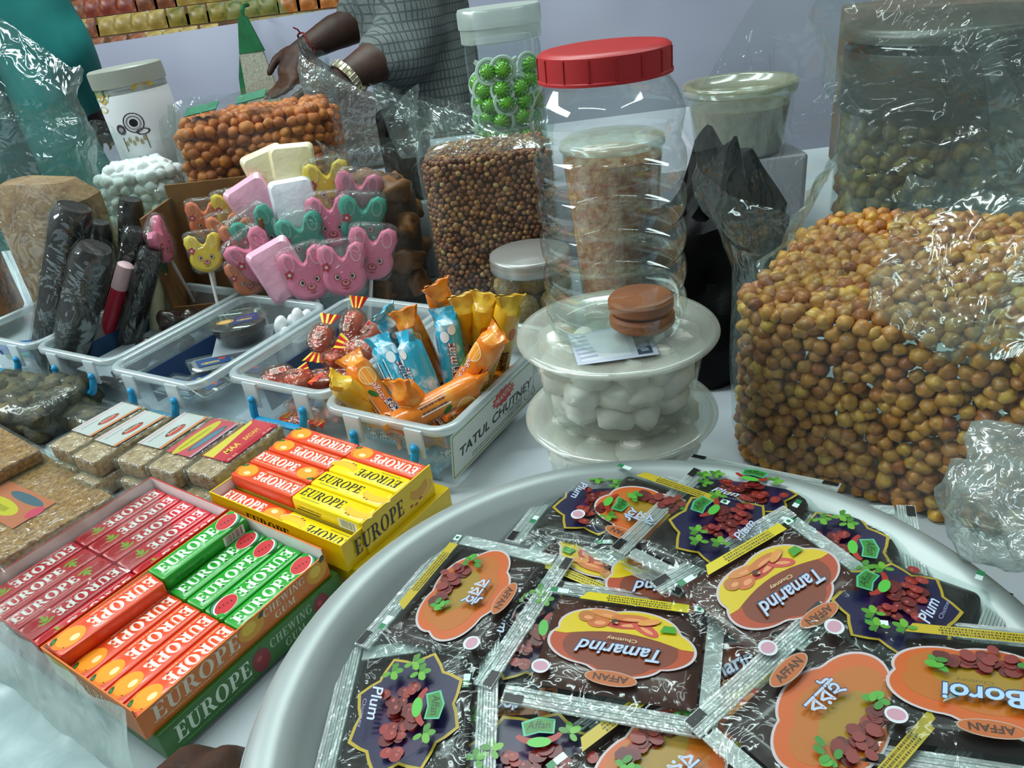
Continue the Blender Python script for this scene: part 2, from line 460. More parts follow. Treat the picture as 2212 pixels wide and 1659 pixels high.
# ------------------------------------------------------------------ the aluminium dish
m_alu = pm('brushed_aluminium', 'a9b2b1', .48, '9aa4a3', 9, metal=.45, bump=.06, bscale=40)
BX, BY, BR = .0457, .2255, .1835
basin = thing('aluminium_dish', 'big round aluminium dish with a wide rolled rim full of chutney sachets', 'dish', loc=(BX, BY, 0))
prof = [(0, .0305), (.11, .0305), (.135, .036), (.152, .052), (.160, .064), (.1665, .0712), (.171, .0725), (.177, .0712), (.1815, .0685), (.1835, .0665), (.1836, .0645), (.182, .063), (.178, .0635), (.1735, .064), (.168, .056), (.157, .04), (.14, .024), (.12, .006), (.115, .0005), (.10, .0005), (.0, .0005)]
MB().lathe(prof, 96).build('dish_bowl', m_alu, basin, angle=None)
MB().lathe([(.1825, .0660), (.1845, .0655), (.1850, .0645), (.1840, .0632), (.182, .0634)], 96).build('rolled_edge', m_alu, basin, angle=None)

# ------------------------------------------------------------------ people
def flesh(name, chains, voxel, mat, parent=None, smooth=6, extra=None, disp=0.0, dscale=8):
    mb = MB()
    for ch in chains:
        for i in range(len(ch)):
            x, y, z, r_ = ch[i]
            mb.ball((x, y, z), r_, 10)
            if i:
                a = Vector(ch[i - 1][:3]); b_ = Vector(ch[i][:3])
                if (b_ - a).length > 1e-4: mb.tube([tuple(a), tuple(b_)], [ch[i - 1][3], r_], 14)
    o = mb.build(name, mat, None, smooth=False)
    rm = o.modifiers.new('r', 'REMESH'); rm.mode = 'VOXEL'; rm.voxel_size = voxel
    sm = o.modifiers.new('s', 'SMOOTH'); sm.iterations = smooth; sm.factor = .5
    dg = bpy.context.evaluated_depsgraph_get()
    me = bpy.data.meshes.new_from_object(o.evaluated_get(dg))
    o.modifiers.clear(); old = o.data; o.data = me; bpy.data.meshes.remove(old)
    if not me.materials: me.materials.append(mat)
    if disp:
        for v in me.vertices:
            v.co += Vector((v.co.x - 0, 0, 0)) * 0 + (v.normal * disp * fbm(v.co * 1.0, dscale, 3))
    me.polygons.foreach_set('use_smooth', [True] * len(me.polygons)); me.update()
    o.name = name
    if parent is not None: o.parent = parent
    return o
m_skin = pm('dark_brown_skin', '4a2f24', .5, '3c251c', 30, bump=.15, bscale=120, sss=.05)
m_hair = pm('black_hair', '120f0d', .5, bump=.5, bscale=200)
def plaid():
    m, nt, out = new_mat('grey_checked_shirt')
    b_ = nd(nt, 'ShaderNodeBsdfPrincipled'); nt.links.new(b_.outputs[0], out.inputs[0]); b_.inputs['Roughness'].default_value = .85
    tc = nd(nt, 'ShaderNodeTexCoord'); sp = nd(nt, 'ShaderNodeSeparateXYZ'); nt.links.new(tc.outputs['Object'], sp.inputs[0])
    adx = nd(nt, 'ShaderNodeMath', operation='ADD'); nt.links.new(sp.outputs['X'], adx.inputs[0]); nt.links.new(sp.outputs['Y'], adx.inputs[1])
    def stripe(src, freq, w):
        a = nd(nt, 'ShaderNodeMath', operation='MULTIPLY'); a.inputs[1].default_value = freq; nt.links.new(src, a.inputs[0])
        f_ = nd(nt, 'ShaderNodeMath', operation='FRACT'); nt.links.new(a.outputs[0], f_.inputs[0])
        l = nd(nt, 'ShaderNodeMath', operation='LESS_THAN'); l.inputs[1].default_value = w; nt.links.new(f_.outputs[0], l.inputs[0])
        return l.outputs[0]
    s1, s2, s3, s4 = stripe(adx.outputs[0], 85, .25), stripe(sp.outputs['Z'], 58, .2), stripe(adx.outputs[0], 190, .4), stripe(sp.outputs['Z'], 150, .35)
    def mixc(fac, a, bcol):
        mx = nd(nt, 'ShaderNodeMixRGB'); nt.links.new(fac, mx.inputs[0])
        if isinstance(a, tuple): mx.inputs[1].default_value = a
        else: nt.links.new(a, mx.inputs[1])
        mx.inputs[2].default_value = bcol
        return mx.outputs[0]
    c = mixc(s3, lin('727b79'), lin('66706e')); c = mixc(s4, c, lin('6c7573')); c = mixc(s1, c, lin('465050')); c = mixc(s2, c, lin('4a5453'))
    nt.links.new(c, b_.inputs['Base Color'])
    return m
m_shirt = plaid()
# stall keeper, turned to the side and bending over his hands
def fingers(base, dirv, side, curl, L=.075, r0=.0095):
    out = []
    base, dirv, side = Vector(base), Vector(dirv).normalized(), Vector(side).normalized()
    n = side.cross(dirv).normalized()
    for k, (off, ln) in enumerate(((-.033, .86), (-.011, 1.0), (.011, .95), (.032, .76))):
        p = base + side * off; d = dirv.copy(); ch = [(p.x, p.y, p.z, r0 * 1.05)]
        for sgi, fr in enumerate((.45, .32, .23)):
            d = (d * math.cos(R(curl)) - n * math.sin(R(curl))).normalized()
            p = p + d * L * ln * fr; ch.append((p.x, p.y, p.z, r0 * (.95 - .12 * sgi)))
        out.append(ch)
    p = base - dirv * .05 - side * .035
    q = p - side * .025 + dirv * .02 - n * .015; s_ = q + dirv * .03 - n * .01
    out.append([(p.x, p.y, p.z, .014), (q.x, q.y, q.z, .011), (s_.x, s_.y, s_.z, .009)])
    return out
man = thing('person', 'man in a grey checked shirt busy with his hands behind the bags', 'person', loc=(-.1, 1.95, -.75))
P0 = Vector((-.1, 1.95, -.75))
def rel(chs): return [[(x - P0.x, y - P0.y, z - P0.z, r_) for x, y, z, r_ in c] for c in chs]
near = [[(-.11, 1.78, .60, .055), (-.105, 1.75, .40, .05), (-.105, 1.74, .215, .044), (-.20, 1.68, .20, .04), (-.262, 1.635, .180, .027), (-.285, 1.612, .166, .028)],
        [(-.275, 1.625, .172, .027), (-.315, 1.60, .15, .024)], [(-.28, 1.60, .168, .025), (-.312, 1.585, .148, .022)]]
near += fingers((-.325, 1.59, .145), (-.75, -.25, -.6), (.35, -.9, .1), 22)
far = [[(-.15, 2.10, .60, .055), (-.17, 2.06, .42, .05), (-.20, 2.0, .27, .043), (-.30, 1.945, .25, .038), (-.371, 1.9, .225, .026), (-.392, 1.885, .208, .029)],
       [(-.385, 1.89, .213, .027), (-.41, 1.875, .185, .026)], [(-.375, 1.87, .21, .022), (-.395, 1.86, .182, .024)]]
far += fingers((-.405, 1.868, .178), (-.35, -.1, -.9), (.55, -.8, .0), 24)
torso = [[(-.10, 1.84, .12, .11), (-.115, 1.85, .3, .105), (-.13, 1.87, .5, .11), (-.14, 1.9, .60, .09)], [(-.10, 2.04, .12, .11), (-.115, 2.03, .3, .105), (-.13, 2.03, .5, .11), (-.14, 1.98, .60, .09)],
         [(-.15, 1.94, .62, .06), (-.20, 1.94, .70, .052), (-.235, 1.94, .735, .055)], [(-.245, 1.94, .80, .083), (-.262, 1.94, .76, .066), (-.285, 1.94, .725, .045)], [(-.335, 1.94, .77, .014), (-.318, 1.94, .80, .012)],
         [(-.235, 1.85, .78, .016), (-.23, 1.848, .80, .014)], [(-.235, 2.03, .78, .016), (-.23, 2.032, .80, .014)]]
legs = [[(-.10, 1.86, .08, .095), (-.11, 1.86, -.28, .062), (-.10, 1.86, -.66, .042), (-.10, 1.86, -.715, .036), (-.2, 1.86, -.725, .025)], [(-.10, 2.03, .08, .095), (-.11, 2.03, -.28, .062), (-.10, 2.03, -.66, .042), (-.10, 2.03, -.715, .036), (-.2, 2.03, -.725, .025)]]
flesh('body', rel(near + far + torso + legs), .007, m_skin, man, 4)
shirt = [[(-.10, 1.835, -.02, .125), (-.105, 1.84, .12, .122), (-.118, 1.85, .3, .12), (-.13, 1.87, .5, .122), (-.14, 1.9, .59, .098)], [(-.09, 2.045, -.02, .125), (-.10, 2.04, .12, .122), (-.11, 2.03, .3, .12), (-.13, 2.03, .5, .122), (-.14, 1.98, .59, .098)],
         [(-.11, 1.78, .585, .072), (-.108, 1.752, .40, .072), (-.112, 1.742, .25, .074), (-.13, 1.728, .215, .07), (-.158, 1.708, .217, .062)], [(-.15, 2.10, .585, .07), (-.17, 2.06, .42, .07), (-.20, 2.0, .295, .066), (-.235, 1.985, .275, .058)]]
flesh('shirt', rel(shirt), .011, m_shirt, man, 5, disp=.012, dscale=9)
trs = [[(-.10, 1.86, .03, .11), (-.11, 1.86, -.28, .082), (-.10, 1.86, -.68, .062)], [(-.10, 2.03, .03, .11), (-.11, 2.03, -.28, .082), (-.10, 2.03, -.68, .062)]]
flesh('trousers', rel(trs), .018, pm('dark_trousers', '3a3f42', .85), man, 4, disp=.01)
flesh('hair', rel([[(-.225, 1.94, .83, .083), (-.2, 1.94, .79, .075)]]), .007, m_hair, man, 2)
# wristwatch and red thread
wt = thing('wristwatch', 'steel bracelet wristwatch with a pale dial on the near wrist', 'watch', mx=Matrix.Translation((-.250, 1.643, .184)) @ Vector((-.6, -.42, -.4)).to_track_quat('Z', 'Y').to_matrix().to_4x4())
m_steel = pm('watch_steel', 'cfc7a8', .25, metal=.9)
mbw = MB()
for k in range(26):
    a0 = 2 * math.pi * k / 26
    mbw.rbox(.0085, .004, -.0085, .0085, .001, .0008, 0, Matrix.Rotation(a0, 4, 'Z') @ Matrix.Translation((0, .0345, 0)), 1)
mbw.build('bracelet', m_steel, wt)
aw = Matrix.Rotation(R(205), 4, 'Z') @ Matrix.Translation((0, .037, 0)) @ Matrix.Rotation(R(-90), 4, 'X')
wcase = MB().lathe([(0, -.003), (.017, -.003), (.019, 0), (.0185, .004), (.016, .005), (.0155, .0042), (0, .0042)], 28, M=aw).build('case', m_steel, wt)
MB().lathe([(0, .0046), (.0152, .0046)], 24, M=aw).build('dial', pm('watch_dial', '8d8a72', .3), wcase)
pd = Print(.0049)
for k in range(12): pd.r(-.0006, .0112, .0006, .0138, '2b2a22', M=aw @ Matrix.Rotation(R(30 * k), 4, 'Z'))
pd.r(-.0006, 0, .0006, .011, '2b2a22', M=aw @ Matrix.Rotation(R(40), 4, 'Z')).r(-.0008, 0, .0008, .008, '2b2a22', M=aw @ Matrix.Rotation(R(-60), 4, 'Z')).done('dial_marks', wcase)
th = MB(); q = Vector((-.71, -.45, -.25)).to_track_quat('Z', 'Y').to_matrix().to_4x4(); q.translation = (-.362, 1.905, .231)
th.tube([(0.030 * math.cos(a / 12 * math.pi), .030 * math.sin(a / 12 * math.pi), .003 * math.sin(a)) for a in range(25)], .0022, 6, 0, q)
th.tube([(.0, .03, 0), (.004, .04, .004), (.001, .047, .01)], .0018, 5, 0, q)
tag(th.build('thread_bracelet', pm('red_thread', '7d1d24', .8)), 'dark red thread tied round the far wrist', 'bracelet')
# second person in teal, back to the stall
w2 = thing('person', 'person in a loose teal tunic standing by the display, seen from behind', 'person', loc=(-1.105, 1.85, -.75))
P0 = Vector((-1.0, 1.85, -.75))
b2 = [[(-1.07, 1.85, .1, .11), (-1.07, 1.85, .3, .1), (-1.08, 1.85, .5, .1), (-1.06, 1.85, .58, .08)], [(-.93, 1.85, .1, .11), (-.93, 1.85, .3, .1), (-.92, 1.85, .5, .1), (-.94, 1.85, .58, .08)],
      [(-1, 1.85, .58, .07), (-1, 1.85, .70, .05)], [(-1, 1.85, .76, .075), (-1, 1.84, .80, .085)], [(-1, 1.93, .77, .015)], [(-1.085, 1.85, .78, .014)], [(-.915, 1.85, .78, .014)],
      [(-1.07, 1.85, .06, .1), (-1.07, 1.85, -.3, .062), (-1.07, 1.85, -.7, .04), (-1.07, 1.93, -.725, .025)], [(-.93, 1.85, .06, .1), (-.93, 1.85, -.3, .062), (-.93, 1.85, -.7, .04), (-.93, 1.93, -.725, .025)],
      [(-1.17, 1.85, .53, .055), (-1.2, 1.87, .28, .045), (-1.17, 1.98, .12, .032), (-1.15, 2.02, .09, .03)], [(-.83, 1.85, .53, .055), (-.8, 1.9, .28, .045), (-.83, 2.02, .15, .032), (-.84, 2.06, .12, .03)]]
b2 += fingers((-1.145, 2.03, .075), (.1, .4, -.9), (1, 0, 0), 12) + fingers((-.845, 2.07, .105), (-.1, .4, -.9), (1, 0, 0), 12)
flesh('body', rel(b2), .010, m_skin, w2, 3)
tun = [[(-1.11, 1.84, -.3, .16), (-1.09, 1.84, .0, .145), (-1.08, 1.85, .25, .125), (-1.09, 1.85, .52, .11)], [(-.87, 1.83, -.3, .17), (-.90, 1.84, .0, .15), (-.92, 1.85, .25, .13), (-.91, 1.85, .52, .11)], [(-1, 1.84, -.3, .17), (-1, 1.84, .3, .14)],
       [(-1.15, 1.85, .53, .075), (-1.2, 1.87, .3, .07), (-1.18, 1.95, .17, .055)], [(-.85, 1.85, .53, .08), (-.79, 1.88, .3, .078), (-.81, 1.97, .2, .06)]]
flesh('tunic', rel(tun), .014, pm('teal_fabric', '1f8a86', .7, '176f6c', 7, bump=.2, bscale=14), w2, 4, disp=.012, dscale=4)
flesh('trousers', rel([[(-1.07, 1.85, -.2, .09), (-1.07, 1.85, -.68, .07)], [(-.93, 1.85, -.2, .09), (-.93, 1.85, -.68, .07)]]), .012, pm('teal_dark', '0f4f4f', .8), w2, 3)
flesh('scarf', rel([[(-.93, 1.79, .56, .05), (-.90, 1.72, .35, .045), (-.885, 1.69, .1, .05), (-.88, 1.68, -.2, .06)]]), .012, MATS['teal_dark'], w2, 3, disp=.01, dscale=9)
flesh('hair', rel([[(-1, 1.83, .83, .09), (-1, 1.80, .78, .085), (-1, 1.79, .70, .06)]]), .008, m_hair, w2, 2)
# customer hand at the near edge of the table
hd = thing('person', 'dark brown hand of a customer reaching up beside the gum trays and the dish', 'hand', loc=(-.184, .111, 0))
P0 = Vector((-.2, .12, 0))
hc = [[(-.36, -.14, .11, .036), (-.27, .04, .05, .032), (-.235, .12, .032, .024), (-.222, .15, .036, .025)], [(-.235, .145, .035, .024), (-.222, .2, .035, .017)], [(-.212, .145, .035, .024), (-.182, .195, .036, .017)], [(-.225, .15, .035, .024), (-.202, .2, .037, .018)]]
hf = []
for (bx, by, ex, ey, r_, dz) in ((-.226, .20, -.215, .262, .0088, .0), (-.209, .205, -.192, .270, .0095, .004), (-.194, .203, -.172, .266, .0092, .006), (-.18, .196, -.163, .252, .0085, .004)):
    hf.append([(bx, by, .038, r_ * 1.08), (bx + (ex - bx) * .45, by + (ey - by) * .45, .041 + dz, r_ * 1.04), (bx + (ex - bx) * .8, by + (ey - by) * .8, .031 + dz, r_), (ex, ey - .004, .019 + dz * .5, r_ * .9)])
hc += hf + [[(-.213, .145, .03, .015), (-.178, .165, .022, .0115), (-.158, .19, .016, .0095)]]
hand_o = flesh('hand_and_forearm', rel(hc), .0034, m_skin, hd, 3)

# ------------------------------------------------------------------ jute bag hanging on the display cloth
jb = thing('jute_bag', 'cream jute bag with green side panel hanging from the display edge', 'bag', loc=(-.70, 2.70, .05))
m_jute = pm('jute_weave', 'c9c6b4', .9, 'a5a594', 120, bump=.4, bscale=200)
m_green = pm('green_cloth', '1f7a47', .75, '186238', 20)
MB().add([(-.05, .0, -.1), (.075, 0, -.1), (.045, 0, .13), (-.03, 0, .13), (-.05, .03, -.1), (.075, .03, -.1), (.045, .015, .13), (-.03, .015, .13)], [(0, 1, 2, 3), (7, 6, 5, 4), (0, 4, 5, 1), (1, 5, 6, 2), (2, 6, 7, 3), (3, 7, 4, 0)]).build('sack_front', m_jute, jb, smooth=False)
MB().add([(-.03, -.002, .13), (.05, -.002, .13), (.02, -.002, .235), (-.005, -.002, .235), (-.03, .016, .13), (.05, .016, .13), (.02, .014, .235), (-.005, .014, .235)], [(0, 1, 2, 3), (7, 6, 5, 4), (0, 4, 5, 1), (1, 5, 6, 2), (2, 6, 7, 3), (3, 7, 4, 0)]).build('green_flap', m_green, jb, smooth=False)
MB().add([(-.075, .002, -.1), (-.05, .002, -.1), (-.03, .002, .13), (-.052, .002, .06), (-.075, .03, -.1), (-.05, .03, -.1), (-.03, .012, .13), (-.052, .015, .06)], [(0, 1, 2, 3), (7, 6, 5, 4), (0, 4, 5, 1), (1, 5, 6, 2), (2, 6, 7, 3), (3, 7, 4, 0)]).build('side_panel', m_green, jb, smooth=False)
MB().tube([(.01, .006, .23), (.012, .004, .25), (.012, .03, .262), (.012, .09, .262)], .006, 8).build('strap', m_green, jb)
# ------------------------------------------------------------------ containers and bags of sweets
m_clear = film('clear_plastic', .012, .03, .07, edge=.4)
m_clear2 = film('thin_clear_plastic', .02, .03, .1, edge=.3)
m_frost = film('frosted_plastic', .26, .06, .2, white='d8e6ea', edge=.3, tint='eef6f8')
m_milky = film('milky_plastic', .10, .03, .14, white='f0eadc', edge=.28, patchy=.08, pscale=25)
m_lidclear = film('cloudy_lid', .26, .05, .16, white='eae6da', edge=.3)
m_bag = film('bag_film', .012, .022, .14, bump=.5, bscale=30, edge=.14, patchy=.05, pscale=14, white='dfe9e6')
m_bagtop = film('crinkled_bag_film', .012, .05, .12, bump=.9, bscale=26, edge=.18, patchy=.05, pscale=14, white='cfe0dd')
m_seal = film('seal_film', .36, .08, .2, bump=.2, bscale=120, edge=.2, white='e2e6e6')
def sheet_mb(c, nx, ny, amp, scale, seed, th=.0006):
    """crumpled sheet between four corners"""
    c = [Vector(p) for p in c]; nrm = (c[1] - c[0]).cross(c[3] - c[0]).normalized(); vv = []; ff = []
    for j in range(ny + 1):
        for i in range(nx + 1):
            u_, v_ = i / nx, j / ny
            p = c[0].lerp(c[1], u_).lerp(c[3].lerp(c[2], u_), v_)
            q = p * scale + Vector((seed, seed * 2, 0))
            d = amp * (1 - 2 * abs(noise.noise(q))) + amp * .5 * (1 - 2 * abs(noise.noise(q * 2.3)))
            edge = .35 * amp * noise.noise(q * 1.7 + Vector((9, 0, 0)))
            vv.append(tuple(p + nrm * d + (c[1] - c[0]).normalized() * edge + (c[3] - c[0]).normalized() * edge))
    for j in range(ny):
        for i in range(nx): a = j * (nx + 1) + i; ff.append((a, a + 1, a + nx + 2, a + nx + 1))
    b = len(vv); vv += [tuple(Vector(p) - nrm * th) for p in vv]; ff += [tuple(k + b for k in reversed(q)) for q in ff]
    return MB().add(vv, ff)
def bag_mb(w, d, rr, zc, ztop, seed, amp=.006, neck=0.0, n=80, levels=10, tlevels=14, crumple=.02, lean=(0, 0)):
    """bag shell over a rounded block: zc content height, ztop(angle) rim height of the loose film"""
    base = rrect(w, d, rr, n // 4 - 1); rings = []
    for k in range(levels + 1):
        t = k / levels; z = .001 + (zc - .001) * t
        inset = .012 * max(0, 1 - t * 6) ** 1.5
        ring = []
        for i, (x, y) in enumerate(base):
            l = math.hypot(x, y); q = Vector((x * 14 + seed, y * 14, z * 16))
            o_ = amp * noise.noise(q) - inset
            ring.append((x * (1 + o_ / l), y * (1 + o_ / l), z))
        rings.append(ring)
    for k in range(1, tlevels + 1):
        t = k / tlevels; ring = []
        for i, (x, y) in enumerate(base):
            a = math.atan2(y, x); zt = ztop(a, x, y); z = zc + (zt - zc) * t
            l = math.hypot(x, y); q = Vector((x * 11 + seed, y * 11, z * 13))
            cr = crumple * t * (1 - 2 * abs(noise.noise(q))) + crumple * .5 * t * (1 - 2 * abs(noise.noise(q * 2.4)))
            s_ = 1 - neck * t + cr / l
            ring.append((x * s_ + lean[0] * t, y * s_ + lean[1] * t, z + .3 * cr))
        rings.append(ring)
    mb = MB().loft(rings, True, False); n_ = len(base)
    for i in range(levels * n_, (levels + tlevels) * n_): mb.m[i] = 1
    return mb
def surf_points(w, d, rr, h, sp, seed, top=True, inset=None):
    """staggered points over the sides and top of a rounded block, with outward normals"""
    rg = random.Random(seed); ins = sp * .5 if inset is None else inset; out = []
    base = rrect(w - 2 * ins, d - 2 * ins, max(rr - ins, .004), 8)
    per = [0]
    for i in range(len(base)): per.append(per[-1] + math.dist(base[i], base[(i + 1) % len(base)]))
    L = per[-1]; nrow = max(1, int((h - sp * .5) / (sp * .86)))
    for r_ in range(nrow):
        z = sp * .5 + r_ * sp * .86; n = int(L / sp)
        for k in range(n):
            s_ = ((k + .5 * (r_ % 2) + rg.uniform(-.28, .28)) / n * L) % L
            i = max(j for j in range(len(per)) if per[j] <= s_ + 1e-9); i = min(i, len(base) - 1)
            A, B = base[i], base[(i + 1) % len(base)]; tt = (s_ - per[i]) / max(per[i + 1] - per[i], 1e-9)
            x, y = A[0] + (B[0] - A[0]) * tt, A[1] + (B[1] - A[1]) * tt
            e = Vector((B[0] - A[0], B[1] - A[1], 0)); nn = Vector((e.y, -e.x, 0)).normalized() if e.length > 1e-9 else Vector((x, y, 0)).normalized()
            j_ = rg.uniform(-.18, .0) * sp
            out.append((Vector((x, y, z + rg.uniform(-.3, .3) * sp)) + nn * j_, nn))
    if top:
        ht = sp * .5 + nrow * sp * .86 - sp * .3
        ny = int(d / (sp * .86))
        for j in range(ny):
            y = -d / 2 + sp * .6 + j * sp * .86
            nx = int(w / sp)
            for i in range(nx):
                x = -w / 2 + sp * (.6 + i + .5 * (j % 2)) + rg.uniform(-.12, .12) * sp
                ax, ay = abs(x) - (w / 2 - rr), abs(y) - (d / 2 - rr)
                if (ax > 0 and ay > 0 and math.hypot(ax, ay) > rr - sp * .9) or abs(x) > w / 2 - sp * .9 or abs(y) > d / 2 - sp * .9: continue
                out.append((Vector((x, y, ht + rg.uniform(-.1, .35) * sp)), Vector((0, 0, 1))))
    return out
def scatter(name, protos, pts, mx, label, cat, group, limit=300, rest_label=None, scale=(.85, 1.1), face=-.25, seed=1, rest_parent=None):
    """lay single pieces at the points; past the limit the farther ones join into one object"""
    rg = random.Random(seed); cand = []
    for p, nrm in pts:
        wp = mx @ p; wn = (mx.to_3x3() @ nrm).normalized()
        v = CAM - wp
        if wn.dot(v.normalized()) < face: continue
        cand.append((v.length, wp, wn))
    cand.sort(key=lambda c: c[0]); rest = MB()
    for k, (dist, wp, wn) in enumerate(cand):
        pr = protos[k % len(protos)]; s_ = rg.uniform(*scale)
        M = Matrix.Translation(wp) @ Matrix.Rotation(rg.uniform(0, 6.28), 4, 'Z') @ Matrix.Rotation(rg.uniform(0, 6.28), 4, 'X') @ Matrix.Scale(s_, 4)
        if k < limit:
            o = link(name, pr); o.matrix_world = M
            tag(o, label, cat, group)
        else:
            rest.add([v.co[:] for v in pr.vertices], [tuple(f.vertices) for f in pr.polygons], 0, M)
    if rest.v:
        o = rest.build(name + '_heap', pr.materials[0], angle=None)
        tag(o, rest_label, cat, kind='stuff')
    return len(cand)
def lump_mesh(name, r_, mat, n=8, sc=(1, 1, 1), jit=.25, seed=0):
    o = MB().ball((0, 0, 0), r_, n, sc=sc, jit=jit, seed=seed).build(name, mat, angle=None)
    me = o.data; bpy.data.objects.remove(o)
    return me

# ---- two tubs of white sweets, one on the other
m_white = pm('white_sweet', 'f6f2ea', .55, 'ece8de', 30, sss=.1)
sweet_pr = [lump_mesh('white_sweet', .0175, m_white, 10, (1, .9, .75), .3, k) for k in range(4)]
TUBX, TUBY = .0765, .4795
def tub(z0, label, which):
    t = thing('plastic_tub', label, 'tub', loc=(TUBX, TUBY, z0))
    MB().lathe([(0, .0005), (.047, .0005), (.0505, .003), (.0535, .014), (.0595, .05), (.0625, .058), (.066, .0585), (.0665, .0595), (.064, .0605)], 64).build('tub_body', m_milky, t, angle=None)
    tl = MB().lathe([(0, .0615), (.054, .0615), (.056, .0628), (.0605, .0632), (.0665, .063), (.0692, .0618), (.0698, .0602), (.0692, .0592), (.068, .0592), (.068, .0606), (.0655, .0615), (.061, .0618), (.056, .0611), (.054, .0602), (0, .0602)], 72).build('tub_lid', m_lidclear, t, angle=None)
    if which:
        pr = Print(.0633)
        pr.p([(-.040, -.044), (.012, -.050), (.022, -.004), (-.034, .002)], 'c9cfdf')
        pr.p([(-.036, -.040), (-.004, -.043), (.002, -.006), (-.031, -.002)], 'dfe2ea')
        pr.p([(.0, -.0455), (.0095, -.0465), (.018, -.008), (.007, -.007)], '4a5366')
        for k in range(5): pr.r(.0035 + k * .0018, -.042 + k * .0066, .0085 + k * .0018, -.0375 + k * .0066, '9aa4b8')
        for k in range(6): pr.r(-.036, -.037 + k * .006, -.024, -.0345 + k * .006, 'a9b2cc')
        pr.done('paper_label', tl, rot=(0, 0, R(8)))
    mx = Matrix.Translation((TUBX, TUBY, z0 + .003))
    pts = []; rg = random.Random(5 + which)
    for row, (z, rad, n) in enumerate(((.012, .035, 10), (.030, .040, 12), (.046, .042, 12))):
        for k in range(n):
            a = 2 * math.pi * (k + .5 * row) / n + rg.uniform(-.1, .1)
            pts.append((Vector((rad * math.cos(a), rad * math.sin(a), z)), Vector((math.cos(a), math.sin(a), .2))))
    for k in range(6): a = k * 1.05; pts.append((Vector((.02 * math.cos(a), .02 * math.sin(a), .045)), Vector((0, 0, 1))))
    scatter('white_sweet', sweet_pr, pts, mx, 'soft white sweet piled inside the ' + ('upper' if which else 'lower') + ' clear tub', 'sweet', 'white sweets in the ' + ('upper' if which else 'lower') + ' tub', scale=(.85, 1.0), face=-.5, seed=which)
tub(.001, 'lower clear tub of white sweets with a cloudy lid, under the other tub', 0)
tub(.0655, 'upper clear tub of white sweets with a paper label in its lid', 1)

# ---- big empty jar with a red lid on top of the tubs
JZ = .1295
jar = thing('plastic_jar', 'tall empty ribbed clear jar with a red screw lid on the tubs', 'jar', loc=(TUBX + .0, TUBY - .003, JZ))
prof = [(0, .003), (.03, .004), (.040, .001), (.0435, .004)]
for k in range(5):
    z = .018 + k * .0235
    prof += [(.0445, z - .0105), (.0462, z - .006), (.0468, z), (.0462, z + .006), (.0445, z + .0098), (.0432, z + .0118)]
prof += [(.0452, .136), (.0462, .140), (.0455, .146), (.042, .154), (.037, .161), (.0345, .166), (.0345, .172)]
MB().lathe(prof, 72, wob=lambda j, z: 1 + .01 * math.cos(4 * 2 * math.pi * j / 72)).build('jar_body', film('clear_jar_plastic', .008, .05, .05, edge=.42, white='d9dedb'), jar, angle=None)
lid = [(0, .1795), (.033, .1795), (.0365, .1790), (.0385, .1775), (.0388, .1735), (.0388, .165), (.0395, .1645), (.0395, .163), (.037, .163), (.037, .178), (0, .178)]
jl = MB().lathe(lid, 72).build('jar_lid', pm('red_lid_plastic', 'b0262a', .38, 'c02e30', 8), jar, angle=35)
rb = MB()
for k in range(16):
    a = 2 * math.pi * k / 16; rb.cube(-.0006, .0386, .1652, .0006, .0393, .1768, 0, Matrix.Rotation(a, 4, 'Z'))
rb.build('lid_ribs', pm('red_lid_rib', 'a82228', .4), jl, smooth=False)
# caramel discs inside the jar
m_disc = pm('caramel_disc', 'a0582a', .55, '8a4a22', 60, bump=.1)
for k, (dx, dy, dz, a) in enumerate(((.015, -.0125, .0065, 0), (.0145, -.012, .0175, 3))):
    o = MB().lathe([(0, 0), (.0195, 0), (.0215, .002), (.0215, .0075), (.0198, .0095), (.0, .0098)], 36).build('caramel_disc', m_disc)
    o.matrix_world = T(TUBX + dx, TUBY - .003 + dy, JZ + dz, a)
    tag(o, ('lower', 'upper')[k] + ' round caramel brown disc of the pair at the bottom of the empty jar', 'sweet', 'caramel discs in the jar')

# ---- tapered cup of brown crumbs behind the jar
cup = thing('plastic_cup', 'tapered clear cup of pinkish brown crumbs behind the empty jar', 'cup', loc=(.118, .715, .001))
MB().lathe([(0, .001), (.031, .001), (.033, .004), (.046, .196), (.048, .198), (.0465, .2), (.0445, .198), (.0315, .006), (0, .004)], 48).build('cup_wall', m_clear2, cup, angle=None)
MB().lathe([(0, .005), (.0318, .005), (.0448, .188), (.03, .194), (0, .195)], 40).warp(lambda p: p + Vector((fbm(p, 90, 2), fbm(p + Vector((5, 0, 0)), 90, 2), 0)) * .0008).build('crumbs', pm('brown_crumbs', 'c2704a', .9, 'eab48c', 130, bump=.8, bscale=180), cup)
MB().lathe([(0, .206), (.044, .206), (.0475, .204), (.0485, .198), (.0475, .1975), (.0465, .203), (0, .2045)], 40).build('cup_lid', m_lidclear, cup, angle=None)

